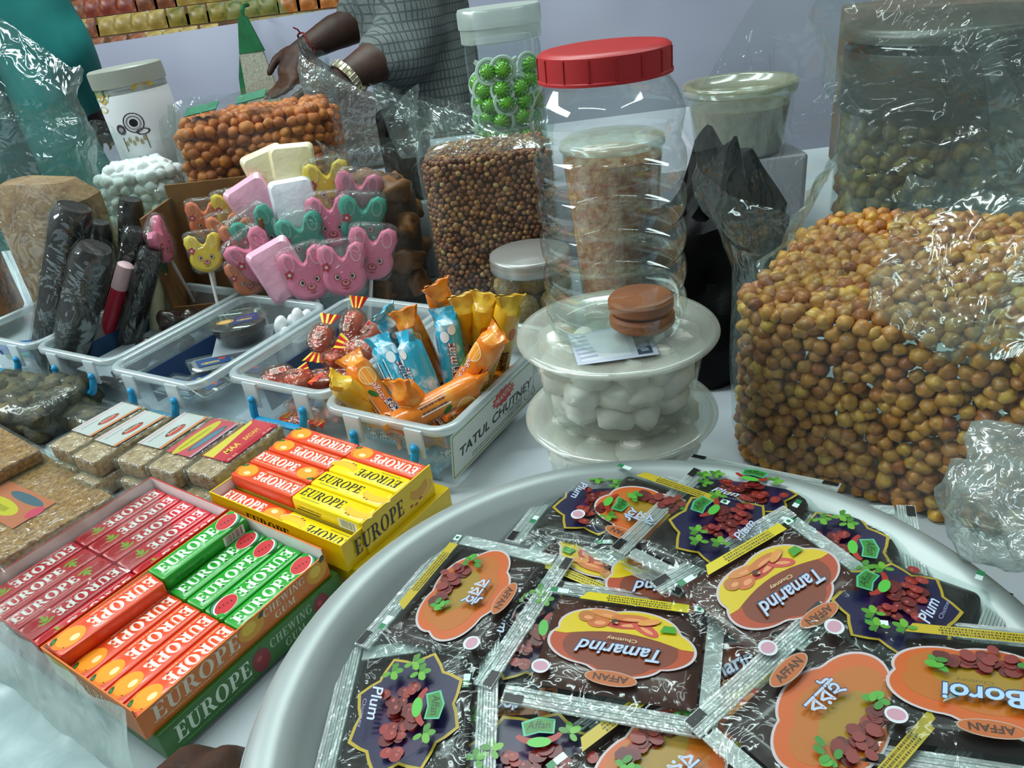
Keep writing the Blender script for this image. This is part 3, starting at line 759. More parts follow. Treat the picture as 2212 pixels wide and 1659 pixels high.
# ---- small jar of sesame balls
sj = thing('plastic_jar', 'small squat clear jar with a grey lid holding sesame balls', 'jar', loc=(.034, .738, .001))
MB().lathe([(0, .001), (.038, .001), (.0425, .005), (.043, .03), (.042, .07), (.0385, .078), (.0375, .086), (.0365, .086), (.037, .077), (.0405, .069), (.0415, .03), (.041, .006), (0, .003)], 48).build('jar_body', m_clear, sj, angle=None)
MB().lathe([(0, .0985), (.038, .0985), (.0405, .0975), (.041, .093), (.0405, .091), (.041, .09), (.041, .0835), (.0395, .0835), (.0395, .096), (0, .097)], 48).build('jar_lid', film('grey_lid_plastic', .55, .12, .3, white='9a9590', edge=.3), sj, angle=None)
m_ses = pm('sesame_ball', 'b98f5a', .85, 'd8b27c', 320, bump=.9, bscale=420)
ses = [lump_mesh('sesame_ball', .0155, m_ses, 12, jit=.12, seed=k) for k in range(3)]
k = 0
for (x, y, z) in ((-.024, -.016, .018), (.008, -.025, .018), (.026, .004, .018), (-.006, .018, .018), (-.02, .012, .045), (-.013, -.022, .047), (.02, -.016, .046), (.012, .018, .046), (-.002, -.002, .068), (-.024, -.006, .068), (.024, -.006, .066)):
    o = link('sesame_ball', ses[k % 3]); o.matrix_world = T(.034 + x, .738 + y, .001 + z, k * 50, k * 30); k += 1
    tag(o, 'round sesame coated ball inside the small squat jar', 'sweet', 'sesame balls in the squat jar')

# ---- cream tub on the step behind
ct = thing('plastic_tub', 'wide clear tub of cream coloured sweets on the raised step behind', 'tub', loc=(.335, 1.02, .1015))
MB().lathe([(0, .001), (.052, .001), (.055, .004), (.064, .07), (.0685, .073), (.067, .075), (.062, .073), (.0535, .006), (0, .003)], 56).build('tub_body', m_milky, ct, angle=None)
MB().lathe([(0, .08), (.058, .08), (.06, .0865), (.0655, .088), (.0712, .0875), (.0718, .084), (.07, .0765), (.067, .0765), (.067, .082), (.0615, .0825), (.0595, .0785), (0, .0785)], 56).build('tub_lid', film('yellowed_lid', .32, .12, .15, white='c9c4a0', edge=.4), ct, angle=None)
MB().lathe([(0, .005), (.0515, .006), (.061, .06), (.04, .068), (0, .07)], 40).warp(lambda p: p + Vector((fbm(p, 60, 2), fbm(p + Vector((5, 0, 0)), 60, 2), fbm(p, 50, 1))) * .0015).build('cream_filling', pm('cream_filling', 'c3b294', .8, 'a08f74', 60, bump=.5, bscale=90), ct)

# ---- jar of green ring candies
RGX, RGY = .0385, 1.0
rj = thing('plastic_jar', 'tall clear jar with a cloudy lid full of green watermelon ring candies', 'jar', loc=(RGX, RGY, .1015))
MB().loft([[(x, y, z) for x, y in rrect(2 * a, 2 * a, a * .75, 8)] for a, z in ((.030, .001), (.041, .001), (.0445, .004), (.0455, .02), (.0455, .165), (.043, .173), (.042, .178))], False, False).build('jar_body', m_clear, rj, angle=None)
MB().loft([[(x, y, z) for x, y in rrect(2 * a, 2 * a, a * .75, 8)] for a, z in ((.0465, .172), (.0475, .173), (.0475, .188), (.049, .1885), (.049, .205), (.0475, .208), (.03, .2085))], False, True).build('jar_lid', film('white_cloudy_lid', .5, .1, .25, white='d4e4dc', edge=.3), rj, angle=35)
def stripes():
    m, nt, out = new_mat('watermelon_stripes')
    b = nd(nt, 'ShaderNodeBsdfPrincipled'); nt.links.new(b.outputs[0], out.inputs[0]); b.inputs['Roughness'].default_value = .12; b.inputs['Coat Weight'].default_value = .5
    tc = nd(nt, 'ShaderNodeTexCoord'); sp = nd(nt, 'ShaderNodeSeparateXYZ'); nt.links.new(tc.outputs['Object'], sp.inputs[0])
    at = nd(nt, 'ShaderNodeMath', operation='ARCTAN2'); nt.links.new(sp.outputs['Y'], at.inputs[0]); nt.links.new(sp.outputs['X'], at.inputs[1])
    ml = nd(nt, 'ShaderNodeMath', operation='MULTIPLY'); ml.inputs[1].default_value = 11; nt.links.new(at.outputs[0], ml.inputs[0])
    sn = nd(nt, 'ShaderNodeMath', operation='SINE'); nt.links.new(ml.outputs[0], sn.inputs[0])
    nt.links.new(ramp(nt, sn.outputs[0], lin('79c832'), lin('1f6a1c'), .45, .75), b.inputs['Base Color'])
    return m
m_melon = stripes(); m_ringw = pm('white_ring_plastic', 'd8ebe0', .4)
rc0 = thing('ring_candy', 'green striped candy ball on a white plastic ring inside the tall jar', 'candy', group='ring candies in the tall jar')
MB().ball((0, 0, .010), .0098, 12, sc=(1, 1, .9)).build('candy_ball', m_melon, rc0, angle=None)
rg_ = MB()
rg_.tube([(.0138 * math.cos(a * math.pi / 10), .0138 * math.sin(a * math.pi / 10), .006) for a in range(21)], .0024, 6)
rg_.lathe([(0, .0), (.006, 0), (.0085, .0025), (.006, .004), (0, .004)], 14)
rg_.tube([(.011, 0, .003), (.017, 0, .0035), (.021, 0, .004)], [.004, .0032, .0025], 6)
rg_.build('finger_ring', m_ringw, rc0)
first = True; rgx = random.Random(4)
for row in range(8):
    for k in range(5 if row % 2 else 6):
        a = R(-90 + (k - 2.4 + .3 * (row % 2)) * 36 + rgx.uniform(-6, 6)); rad = .0315
        if row == 7 and k not in (1, 2, 4): continue
        p = Vector((RGX + rad * math.cos(a), RGY + rad * math.sin(a), .112 + row * .0186 + rgx.uniform(-.004, .004)))
        out_ = (Vector((math.cos(a) * .5 + rgx.uniform(-.25, .25), math.sin(a) * .6 - .8, rgx.uniform(.0, .35)))).normalized()
        mx = Matrix.Translation(p - out_ * .004) @ out_.to_track_quat('Z', 'X').to_matrix().to_4x4() @ Matrix.Rotation(rgx.uniform(0, 6.28), 4, 'Z')
        if first: rc0.matrix_world = mx; first = False
        else: copy_tree(rc0, mx)
for k in range(10):
    copy_tree(rc0, T(RGX + rgx.uniform(-.012, .012), RGY + rgx.uniform(-.004, .018), .115 + k * .0135, rgx.uniform(0, 360), rgx.uniform(-40, 40)))

# ---- big bag of yellow peas
PBX, PBY, PYAW = .318, .4685, -40.4
PW, PD, PR, PH = .285, .19, .05, .146
mpb = T(PBX, PBY, 0, PYAW)
pea_cols = ['93501c', 'bd7a2c', 'd29640', 'c2803a', 'e4b84e', 'b2642c', 'd89e42', 'a87c30', 'cc8444']
m_pea = pm('fried_pea', 'a87a2c', .42, 'c8b09a', 160, vary=pea_cols, coat=.15, p0=.3, p1=.6)
peas = [lump_mesh('fried_pea', .0058, m_pea, 8, (1, .95, .88), .3, k) for k in range(5)]
pts = surf_points(PW, PD, PR, PH, .0103, 3)
hm = []
for p, nrm in pts:
    if nrm.z > .5:
        p = p + Vector((0, 0, .012 * math.sin((p.x + .1) * 14) * math.cos(p.y * 12) + .01 * p.y / .09))
    hm.append((p, nrm))
scatter('fried_pea', peas, hm, mpb, 'yellow brown fried pea in the big open bag', 'pea', 'fried peas in the big bag', 300, 'heap of yellow brown fried peas filling the big open bag', (.82, 1.18), -.2, 2)
# second, deeper layer closes the gaps
rest = MB(); rg2 = random.Random(9)
for p, nrm in surf_points(PW - .016, PD - .016, PR - .008, PH - .006, .0108, 8):
    wn = mpb.to_3x3() @ nrm
    if wn.dot((CAM - mpb @ p).normalized()) < -.2: continue
    pr = rg2.choice(peas); rest.add([v.co[:] for v in pr.vertices], [tuple(f.vertices) for f in pr.polygons], 0, mpb @ Matrix.Translation(p) @ Matrix.Rotation(rg2.uniform(0, 6), 4, 'X'))
pea_core = rest
pb = thing('plastic_bag', 'big clear bag of yellow fried peas with its crinkled mouth standing open', 'bag', mx=mpb)
def pea_top(a, x, y):
    back = max(0, (y / (PD / 2) + 1) / 2); left = max(0, (1 - x / (PW / 2)) / 2)
    return PH + .012 + .13 * back ** 1.2 * (.4 + .6 * left) + .06 * left ** 2 + .010 * math.sin(5 * a)
co = pea_core.warp(lambda p: mpb.inverted() @ p).build('pea_core', m_pea, pb, angle=None); co['kind'] = 'stuff'
bag_mb(PW + .008, PD + .008, PR + .004, PH, pea_top, 2.0, .003, -.04, 112, 14, 22, .028).build('bag_film', [m_bag, m_bagtop], pb, angle=None)
mw = mpb.inverted()
def loc_(p): return mw @ Vector(p)
sheet_mb([loc_((.222, .428, .145)), loc_((.262, .392, .118)), loc_((.33, .40, .20)), loc_((.262, .47, .21))], 26, 26, .008, 22, 4).build('folded_flap', m_bagtop, pb, angle=None)
sheet_mb([loc_((.268, .39, .118)), loc_((.325, .345, .15)), loc_((.40, .39, .26)), loc_((.335, .42, .24))], 22, 22, .008, 20, 11).build('side_flap', m_bagtop, pb, angle=None)
sheet_mb([loc_((.176, .498, .15)), loc_((.222, .555, .155)), loc_((.262, .565, .225)), loc_((.215, .505, .205))], 24, 24, .007, 26, 15).build('crumpled_corner', m_bagtop, pb, angle=None)

# ---- jar of olive coloured dried fruit behind the pea bag
OX, OY, OR = .497, .835, .105
oj = thing('plastic_jar', 'large clear jar of olive green dried fruit with a black band behind the pea bag', 'jar', loc=(OX, OY, .001))
MB().lathe([(0, .001), (.098, .001), (.104, .006), (.105, .02), (.105, .235), (.103, .245), (.101, .246)], 56).build('jar_body', m_clear, oj, angle=None)
MB().lathe([(0, .256), (.1, .256), (.108, .254), (.109, .243), (.107, .242), (.106, .2505), (0, .252)], 56).build('jar_lid', film('brown_cloudy_lid', .55, .05, .35, white='564e44', edge=.15), oj, angle=None)
MB().lathe([(.1052, .172), (.1056, .173), (.1056, .232), (.1052, .233)], 56).build('dark_band', pm('dark_wrap', '262826', .4, '383a36', 14), oj, angle=None)
m_oliv = pm('dried_olive', '7a6b24', .6, 'b0a090', 90, vary=['5a4218', '7d6420', 'a08a2c', '6e5424', '8a7430', '4a3818'])
olv = [lump_mesh('dried_fruit', .0105, m_oliv, 9, (1, .9, .85), .35, k) for k in range(4)]
pts = []
for row in range(10):
    for k in range(30):
        a = 2 * math.pi * (k + .5 * (row % 2)) / 30 + rng.uniform(-.04, .04)
        pts.append((Vector(((OR - .013) * math.cos(a), (OR - .013) * math.sin(a), .014 + row * .0158 + rng.uniform(-.003, .003))), Vector((math.cos(a), math.sin(a), 0))))
scatter('dried_fruit', olv, pts, Matrix.Translation((OX, OY, .002)), 'olive brown dried fruit inside the large banded jar', 'dried fruit', 'dried fruit in the banded jar', 300, None, (.85, 1.15), -.05, 4)
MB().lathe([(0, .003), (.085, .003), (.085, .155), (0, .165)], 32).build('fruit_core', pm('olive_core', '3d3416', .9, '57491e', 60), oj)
# tall loose film of another bag in front of the jar
fb = thing('plastic_bag', 'tall empty clear bag standing loosely open behind the pea bag', 'bag', loc=(.40, .655, .001))
bag_mb(.16, .07, .025, .10, lambda a, x, y: .315 + .05 * x / .08 + .02 * math.sin(3 * a), 5.0, .006, -.1, 96, 8, 16, .025).build('bag_film', m_bag, fb, angle=None)
sheet_mb([(-.02, -.045, .275), (-.012, -.045, .278), (.075, -.05, .125), (.03, -.05, .12)], 8, 26, .004, 40, 21).build('bright_fold', m_bagtop, fb, angle=None)
tag(MB().rbox(.5, .3, 0, .235, .01, .004).build('cardboard_carton', pm('dark_carton', '6f6257', .85, '5d5148', 20), loc=(.83, 1.15, .0005)), 'brown grey carton standing on the table behind the banded jar', 'carton')

# ---- black plastic bag
bb = MB(); rings = []
for k in range(15):
    t = k / 14; z = .001 + .175 * t; rad = .058 * (1 - .15 * t) * (1 if k else .9)
    ring = []
    for j in range(48):
        a = 2 * math.pi * j / 48; q = Vector((math.cos(a) * 1.5, math.sin(a) * 1.5, t * 3.2))
        d = (1 + .28 * (1 - 2 * abs(noise.noise(q * 1.3))) * (.3 + t)) * (1 - .55 * max(0, t - .75) / .25)
        ring.append((rad * d * math.cos(a), rad * .9 * d * math.sin(a), z + .05 * t * t * noise.noise(q * 1.1 + Vector((4, 0, 0))) + (.03 * t * max(0, math.cos(a - .9)))))
    rings.append(ring)
bb.loft(rings, True, True)
tag(bb.build('black_plastic_bag', pm('black_bag_film', '060607', .5, bump=.4, bscale=30, dist=1.0, spec=.12), loc=(.192, .642, 0), rot=(0, 0, .4)), 'crumpled black plastic bag standing behind the empty jar', 'bag')
tag(MB().rbox(.06, .05, 0, .11, .012, .006).warp(lambda p: p + Vector((0, 0, .012 * fbm(p, 30, 2)))).build('black_pouch', MATS['black_bag_film'], loc=(-.095, 1.0, .1005)), 'small black pouch on the raised step beside the bead bag', 'pouch')

# ---- bag of brown round nuts
BBX, BBY = .004, .862
mbb = T(BBX, BBY, 0, -3)
m_bead = pm('brown_bead', '6b3d22', .45, 'c9b8a8', 260, vary=['5a2a16', '7a4024', '96562e', 'ac6a38', '82482c', 'c8904e', '6a361e', 'dcb070'], coat=.1, p0=.3, p1=.6)
beads = [lump_mesh('brown_nut', .0034, m_bead, 7, (1, 1, .95), .15, k) for k in range(4)]
scatter('brown_nut', beads, surf_points(.142, .11, .03, .184, .0064, 6), mbb, 'small round brown nut in the tall clear bag', 'nut', 'brown nuts in the tall bag', 300, 'mass of small round brown nuts filling the tall clear bag', (.85, 1.12), -.1, 6)
nb = thing('plastic_bag', 'tall clear bag packed with small round brown nuts beside the empty jar', 'bag', mx=mbb)
MB().loft([[(x, y, z) for x, y in rrect(.130 - e, .098 - e, .026, 5)] for e, z in ((.02, .004), (0, .012), (0, .172), (.02, .178))]).build('nut_core', pm('nut_core', '4a2a18', .8, '6b4024', 240), nb)
bag_mb(.147, .115, .032, .188, lambda a, x, y: .204 + .03 * max(0, -x / .07), 3.0, .002, .05, 80, 12, 10, .012).build('bag_film', [m_bag, m_bagtop], nb, angle=None)
sheet_mb([(-.085, -.06, .19), (.075, -.058, .186), (.02, -.02, .205), (-.105, -.045, .264)], 28, 18, .006, 24, 3).build('loose_flap', m_bagtop, nb, angle=None)

# ---- bag of orange coated peanuts
NBX, NBY = -.277, 1.03
mnb = T(NBX, NBY, .1015, 2)
m_nut = pm('orange_peanut', 'c8701f', .5, 'd8c4b0', 120, vary=['a8571a', 'c46c20', 'd17f2c', 'b9641f', 'cf7626', 'a04c1c'], p0=.3, p1=.6)
nuts = [lump_mesh('coated_peanut', .0079, m_nut, 9, (1.12, .92, .9), .2, k) for k in range(5)]
scatter('coated_peanut', nuts, surf_points(.200, .12, .04, .124, .0135, 12), mnb, 'orange coated peanut in the clear bag on the raised step', 'peanut', 'orange peanuts in the clear bag', 300, 'more orange coated peanuts inside the clear bag', (.85, 1.15), -.2, 12)
ob_ = thing('plastic_bag', 'clear bag of orange coated peanuts with a green printed strip', 'bag', mx=mnb)
MB().loft([[(x, y, z) for x, y in rrect(.178 - e, .098 - e, .03, 5)] for e, z in ((.03, .004), (0, .015), (0, .11), (.03, .118))]).build('peanut_core', pm('peanut_core', '8a4716', .8, 'a85c20', 90), ob_)
bag_mb(.205, .125, .042, .128, lambda a, x, y: .15 + .008 * math.sin(2 * a) + .012 * x / .1, 8.0, .003, .18, 80, 10, 10, .012).build('bag_film', [m_bag, m_bagtop], ob_, angle=None)
g1 = MB()
for (x0, x1, y0, y1, z0, z1) in ((-.075, -.035, -.045, -.02, .133, .139), (-.012, .024, -.04, -.015, .139, .145)):
    g1.add([(x0, y0, z0), (x1, y0, z0 + .004), (x1, y1, z1 + .004), (x0, y1, z1)], [(0, 1, 2, 3)])
    g1.add([(x0, y0, z0 - .001), (x1, y0, z0 + .003), (x1, y1, z1 + .003), (x0, y1, z1 - .001)], [(3, 2, 1, 0)])
g1.build('green_print', pm('bag_green_print', '1f6b4a', .5, '2f7d5c', 60), ob_)

# ---- bag of white sugar balls
WBX, WBY = -.440, 1.02
mwb = T(WBX, WBY, .1015, 0)
m_sug = pm('sugar_ball', 'fafafa', .6, 'eeeef0', 60, sss=.1)
sug = [lump_mesh('sugar_ball', .0082, m_sug, 9, (1, .95, .9), .25, k) for k in range(4)]
scatter('sugar_ball', sug, surf_points(.105, .085, .035, .088, .0138, 15), mwb, 'white sugar coated ball in the clear bag', 'sweet', 'sugar balls in the clear bag', 300, None, (.85, 1.15), -.25, 15)
wb = thing('plastic_bag', 'clear bag of white sugar balls in front of the labelled jar', 'bag', mx=mwb)
MB().loft([[(x, y, z) for x, y in rrect(.085 - e, .066 - e, .03, 5)] for e, z in ((.02, .004), (0, .012), (0, .075), (.02, .083))]).build('sugar_core', m_sug, wb)
bag_mb(.109, .089, .038, .092, lambda a, x, y: .118 + .012 * math.sin(3 * a), 12.0, .004, .12, 72, 10, 10, .012).build('bag_film', [m_bag, m_bagtop], wb, angle=None)

# ---- white labelled jar
LJX, LJY = -.438, 1.10
lj = thing('plastic_jar', 'white labelled cylindrical jar with a grey lid leaning behind the sugar bag', 'jar', mx=T(LJX, LJY, .1015, 0, -3, 0))
MB().lathe([(0, .001), (.042, .001), (.0445, .004), (.0445, .165), (.043, .168)], 48).build('jar_body', film('jar_wall_cloudy', .45, .1, .25, white='c9cfc8', edge=.3), lj, angle=None)
pwrap = MB().lathe([(.0449, .072), (.0452, .0725), (.0452, .158), (.0449, .1585)], 64).build('paper_wrap', pm('white_paper', 'dfe2e6', .5), lj, angle=None)
MB().lathe([(0, .189), (.043, .189), (.046, .187), (.0465, .183), (.0465, .168), (.0455, .167), (0, .167)], 48).build('jar_lid', film('grey_jar_lid', .75, .1, .3, white='a9ada0', edge=.2), lj, angle=35)
pl = Print(.0)
pl.p([(-.046, .038), (-.02, .04), (-.014, .05), (-.04, .052)], 'a8b04a').e(-.034, .052, .012, .011, '6f8a4e').e(-.028, .044, .007, .006, 'cfae5a').p([(.016, .05), (.045, .05), (.045, .058), (.02, .058)], 'd6bb3f').e(-.035, .032, .01, .004, 'c8b03c')
pl.e(.004, .012, .0135, .0125, '3a3238').e(.004, .012, .010, .009, '8f8794').e(.004, .012, .0055, .005, '17141a').e(-.016, .006, .007, .0065, '4a424a').e(-.016, .006, .0035, .003, '9a929c').e(.012, .0, .009, .004, '3c3038').r(-.018, -.022, .014, -.004, '5a5340')
for k in range(6): pl.e(-.014 + k * .005, -.012 + (k % 2) * .004, .0022, .0035, '9a9270')
pl.t('- 6 -', -.004, -.031, .016, .004, '55504e')
plo = pl.warp(lambda p: Vector((.0456 * math.sin(p.x / .0456), -(.0456 + p.z) * math.cos(p.x / .0456), .112 + p.y))).done('label_print', pwrap); plo['kind'] = 'stuff'
pl = Print(.0); pl.e(.0, -.062, .01, .008, '6a7a2c').e(.008, -.066, .008, .006, 'd0c23a')
pl.warp(lambda p: Vector((.0456 * math.sin(p.x / .0456), -(.0456 + p.z) * math.cos(p.x / .0456), .112 + p.y))).done('fruit_print', lj)

# ---- bag of brown dried dates / sweets
DBX, DBY = -.125, .912
dm = T(DBX, DBY, 0, 6)
m_date = pm('dried_date', '96602f', .5, '7a4820', 18, bump=.4, bscale=60)
datep = [lump_mesh('dried_fruit_piece', .023, m_date, 11, (1.15, .75, .8), .6, k) for k in range(5)]
pts = []
for row, z in enumerate((.022, .06, .098, .136)):
    for (x, y) in ((-.022, -.028), (.020, -.03), (-.024, .018), (.022, .018)):
        pts.append((Vector((x + rng.uniform(-.008, .008), y, z + rng.uniform(-.006, .006))), Vector((0, -1, .2))))
scatter('dried_fruit_piece', datep, pts, dm, 'large leathery brown dried fruit piece in the bag beside the brown nuts', 'dried fruit', 'leathery fruit pieces', 300, None, (.78, .92), -2, 3)
db = thing('plastic_bag', 'loosely folded clear bag of leathery brown dried fruit beside the nut bag', 'bag', mx=dm)
bag_mb(.104, .11, .04, .165, lambda a, x, y: .205 + .015 * math.sin(2 * a + 1) + .02 * x / .06, 21.0, .006, .1, 80, 10, 14, .02).build('bag_film', [m_bag, m_bagtop], db, angle=None)
MB().loft([[(x, y, z) for x, y in rrect(.088 - e, .09 - e, .04, 5)] for e, z in ((.03, .004), (.01, .012), (.01, .13), (.04, .15))]).build('fruit_core', pm('fruit_core', '3c2210', .8, '54311a', 40), db)
# grey bag the man is filling
gb = thing('plastic_bag', 'smoky grey crumpled bag on the step in front of the man', 'bag', mx=T(-.19, 1.22, .1015, 10))
bag_mb(.12, .08, .03, .04, lambda a, x, y: .125 - .05 * x / .06 + .01 * math.sin(3 * a), 31.0, .006, .3, 64, 6, 12, .02).build('bag_film', film('smoky_film', .3, .12, .2, tint='b9b6b0', white='8d8a84', bump=.8, bscale=45, patchy=.25), gb, angle=None)
MB().ball((0, 0, .03), .035, 12, sc=(1.5, 1, .8), jit=.3).build('grey_contents', pm('grey_contents', '6f675e', .8, '4c463f', 50), gb)
cb = thing('plastic_bag', 'small clear bag held in the hands of the man', 'bag', mx=T(-.335, 1.80, .160, 20))
bag_mb(.05, .02, .008, .02, lambda a, x, y: .055 + .01 * math.sin(3 * a), 37.0, .004, .1, 48, 5, 8, .012).build('bag_film', m_bagtop, cb, angle=None)

# ---- left hand bags
LBX, LBY = -.520, .935
lm = T(LBX, LBY, 0, -24)
lb = thing('plastic_bag', 'tall crinkled clear bag of brown puffed snacks at the left end', 'bag', mx=lm)
bag_mb(.15, .09, .04, .2, lambda a, x, y: .325 - .05 * x / .08 + .012 * math.sin(4 * a), 41.0, .006, .02, 88, 10, 18, .03).build('bag_film', m_bagtop, lb, angle=None)
MB().loft([[(x, y, z) for x, y in rrect(.135 - e, .076 - e, .035, 6)] for e, z in ((.02, .004), (0, .02), (0, .17), (.035, .192))]).warp(lambda p: p + Vector((fbm(p, 40, 2), fbm(p + Vector((5, 0, 0)), 40, 2), fbm(p, 30, 1))) * .003).build('brown_snack', pm('brown_snack', '8a6748', .8, 'a88662', 60, bump=.6, bscale=110), lb)
l2 = thing('plastic_bag', 'clear bag of dark amber mixture at the left end of the table', 'bag', mx=T(-.70, .97, 0, 20))
bag_mb(.14, .12, .045, .19, lambda a, x, y: .24 + .012 * math.sin(3 * a), 47.0, .005, .1, 72, 8, 10, .015).build('bag_film', [m_bag, m_bagtop], l2, angle=None)
MB().loft([[(x, y, z) for x, y in rrect(.13 - e, .11 - e, .04, 6)] for e, z in ((.03, .004), (0, .02), (0, .17), (.04, .186))]).build('amber_mixture', pm('amber_mixture', '5c3112', .7, '9a5a1e', 70, bump=.6, bscale=120), l2)
l3 = thing('plastic_bag', 'bag of cream coloured puffed rice behind the dark rolls', 'bag', mx=T(-.415, .937, 0, -4))
bag_mb(.10, .05, .02, .135, lambda a, x, y: .165 + .012 * math.sin(3 * a), 53.0, .004, .15, 64, 8, 8, .012).build('bag_film', [m_bag, m_bagtop], l3, angle=None)
MB().loft([[(x, y, z) for x, y in rrect(.09 - e, .042 - e, .018, 6)] for e, z in ((.02, .004), (0, .02), (0, .115), (.02, .13))]).build('cream_puffs', pm('cream_puffs', 'b5a06e', .85, 'cdbb8c', 90, bump=.6, bscale=160), l3)
# clear crumpled bag on the right rim of the dish
rbag = thing('plastic_bag', 'crumpled empty clear bag resting on the right rim of the dish', 'bag', mx=T(.245, .272, .0735))
MB().ball((0, 0, .028), .036, 26, sc=(1.05, 1.2, .78), jit=.9, seed=3).warp(lambda p: p + Vector((0, 0, .006 * (1 - 2 * abs(noise.noise(p * 40)))))).build('bag_film', film('crumpled_clear', .22, .1, .15, bump=.9, bscale=50, patchy=.2, white='aab5b0', edge=.35), rbag, angle=None)
# ------------------------------------------------------------------ chewing gum trays
GYAW = 53.5
FL = {'strawberry': ('d02a38', 'fff0ee', 'red'), 'orange': ('e2491d', 'fff4ea', 'orange'), 'melon': ('1f9a26', 'f2fff0', 'green'), 'banana': ('f0d400', '1c1608', 'yellow')}
PLEN, PWID, PHT = .0665, .0172, .0112
def gum_proto(fl):
    bg, fg, word = FL[fl]
    t = thing('gum_pack', word + ' gum pack', 'gum pack')
    wr_ = MB().rbox(PLEN, PWID, 0, PHT, .0022, .0018, n=3).build('wrapper', pm('gum_' + fl, bg, .32, coat=.25), t)
    pr = Print(PHT + .00006)
    # reading direction is local +x, fruit at the right hand end
    if fl == 'strawberry':
        pr.e(.0245, -.001, .0078, .0060, 'd6453f').e(.0245, -.001, .0070, .0053, 'b81c28')
        for k in range(5): pr.e(.0165 + .002 * k * .6, -.003 + .0028 * abs(k - 2), .0028, .001, '8fa63c', 20 + 35 * k)
        pr.t('gum', .0255, .0015, .006, .0022, 'e88a80')
        pr.serif('EUROPE', -.0085, .0005, .043, .0082, 'f4b8b4').serif('EUROPE', -.009, .0011, .043, .0082, fg)
        pr.bars(-.029, -.0058, .012, -.0046, 'e9a29c', 40, 3)
    elif fl == 'orange':
        pr.e(.0235, -.0005, .0098, .0072, 'f07a1a').e(.0222, -.0002, .0085, .0064, 'f89a24').e(.021, .002, .0030, .0020, 'ffd9a0')
        pr.e(.0302, -.0045, .0030, .0013, '1f5a1c', 28).e(.0302, -.0045, .0012, .0005, '4f8a3a', 28).p([(.0285, .0035), (.0290, .0052), (.0294, .0035)], '5a3a12')
        pr.serif('EUROPE', -.0098, .0003, .042, .0084, 'f5b9a0').serif('EUROPE', -.0104, .001, .042, .0084, fg)
        pr.bars(-.030, -.0062, .008, -.0050, 'f2b49a', 40, 5)
    elif fl == 'melon':
        pr.e(.0245, -.0005, .0085, .0076, '10401c').e(.0252, .0002, .0075, .0066, '2f9a7a').e(.0235, .0005, .0092, .0064, 'f3e3cf', 18).e(.0232, .0007, .0086, .0058, 'c3222a', 18)
        for k in range(4): pr.e(.0195 + .0025 * k, .0012 - .0006 * k, .0005, .0009, '2a0d0d')
        pr.p([(.0295, .0075), (.0335, .0045), (.0315, .0025), (.0285, .0055)], bg)
        pr.serif('EUROPE', -.0075, .0003, .044, .0084, '8fd690').serif('EUROPE', -.008, .0009, .044, .0084, fg)
        pr.bars(-.03, -.0062, .012, -.0050, '9adf9a', 40, 7)
    else:
        for k, (a, c) in enumerate(((0, 'e9a51c'), (1, 'f2b927'))):
            o_ = ell(.0125, .0075, 10, .0235, .0022 + .0008 * a, 200, 345, False); i_ = ell(.011, .0038, 10, .0235, .0034 + .0012 * a, 200, 345, False)
            pr.p(o_ + i_[::-1], c)
        o_ = ell(.0128, .0079, 10, .0238, .0018, 250, 350, False); i_ = ell(.0122, .0073, 10, .0238, .0018, 250, 350, False)
        pr.p(o_ + i_[::-1], 'fbf2b4').e(.0165, -.0045, .0012, .0006, '8a4a10').e(.0195, -.0052, .0012, .0006, '8a4a10')
        pr.serif('EUROPE', -.0105, .001, .040, .0082, fg, lean=.12).r(-.026, -.0056, -.008, -.0050, '8a7a10')
    pr.done('top_print', wr_)
    # long side facing the front: small print and bar code
    pf = Print(.0)
    pf.r(-.029, .0022, -.006, .0034, fg if fl == 'banana' else bg).bars(-.026, .0045, -.004, .0060, {'banana': '7a6c0a', 'melon': '0c5a14', 'orange': 'b5361a', 'strawberry': '8a1a20'}[fl], 26, 9)
    if fl in ('melon', 'banana'): pf.r(.012, .0012, .029, .0090, 'e8ece6').bars(.0135, .002, .0275, .0085, '1a1a1a', 22, 4)
    pf.warp(lambda p: Vector((p.x, -PWID / 2 - .00008 - p.z, p.y))).done('side_print', wr_)
    return t
PROTO = {}
def pack(tray, fl, x, y, z, turn, label, group, tilt=0, yaw=0):
    M = tray @ T(x, y, z, turn + yaw, 0, tilt)
    if fl not in PROTO:
        PROTO[fl] = gum_proto(fl); o = PROTO[fl]; o.matrix_world = M
    else:
        o = copy_tree(PROTO[fl], M)
    o['label'] = label; o['group'] = group
    return o
def open_tray(label, mx, L, W, z0, z1, col, inner='e9eceb', hi=None):
    t = thing('gum_tray', label, 'tray', mx=mx)
    m_o = pm('carton_' + col, col, .4, coat=.15); m_i = ink(inner, .6); th = .0009
    names = ('tray_floor', 'tray_side', 'tray_side', 'tray_end', 'tray_end')
    MB().cube(0, 0, z0, L, W, z0 + th).build('tray_floor', m_o, t, smooth=False)
    for k, (x0, y0, x1, y1) in enumerate(((0, 0, L, th), (0, W - th, L, W), (0, th, th, W - th), (L - th, th, L, W - th))):
        zt = hi if (hi and k == 0) else z1
        m = MB(); m.cube(x0, y0, z0 + th, x1, y1, zt, 0)
        e = .00008
        if k == 0: m.cube(x0 + th, y1, z0 + th, x1 - th, y1 + e, zt - .0004, 1)
        if k == 1: m.cube(x0 + th, y0 - e, z0 + th, x1 - th, y0, zt - .0004, 1)
        if k == 2: m.cube(x1, y0, z0 + th, x1 + e, y1, zt - .0004, 1)
        if k == 3: m.cube(x0 - e, y0, z0 + th, x0, y1, zt - .0004, 1)
        m.build(names[k + 1], [m_o, m_i], t, smooth=False)
    return t
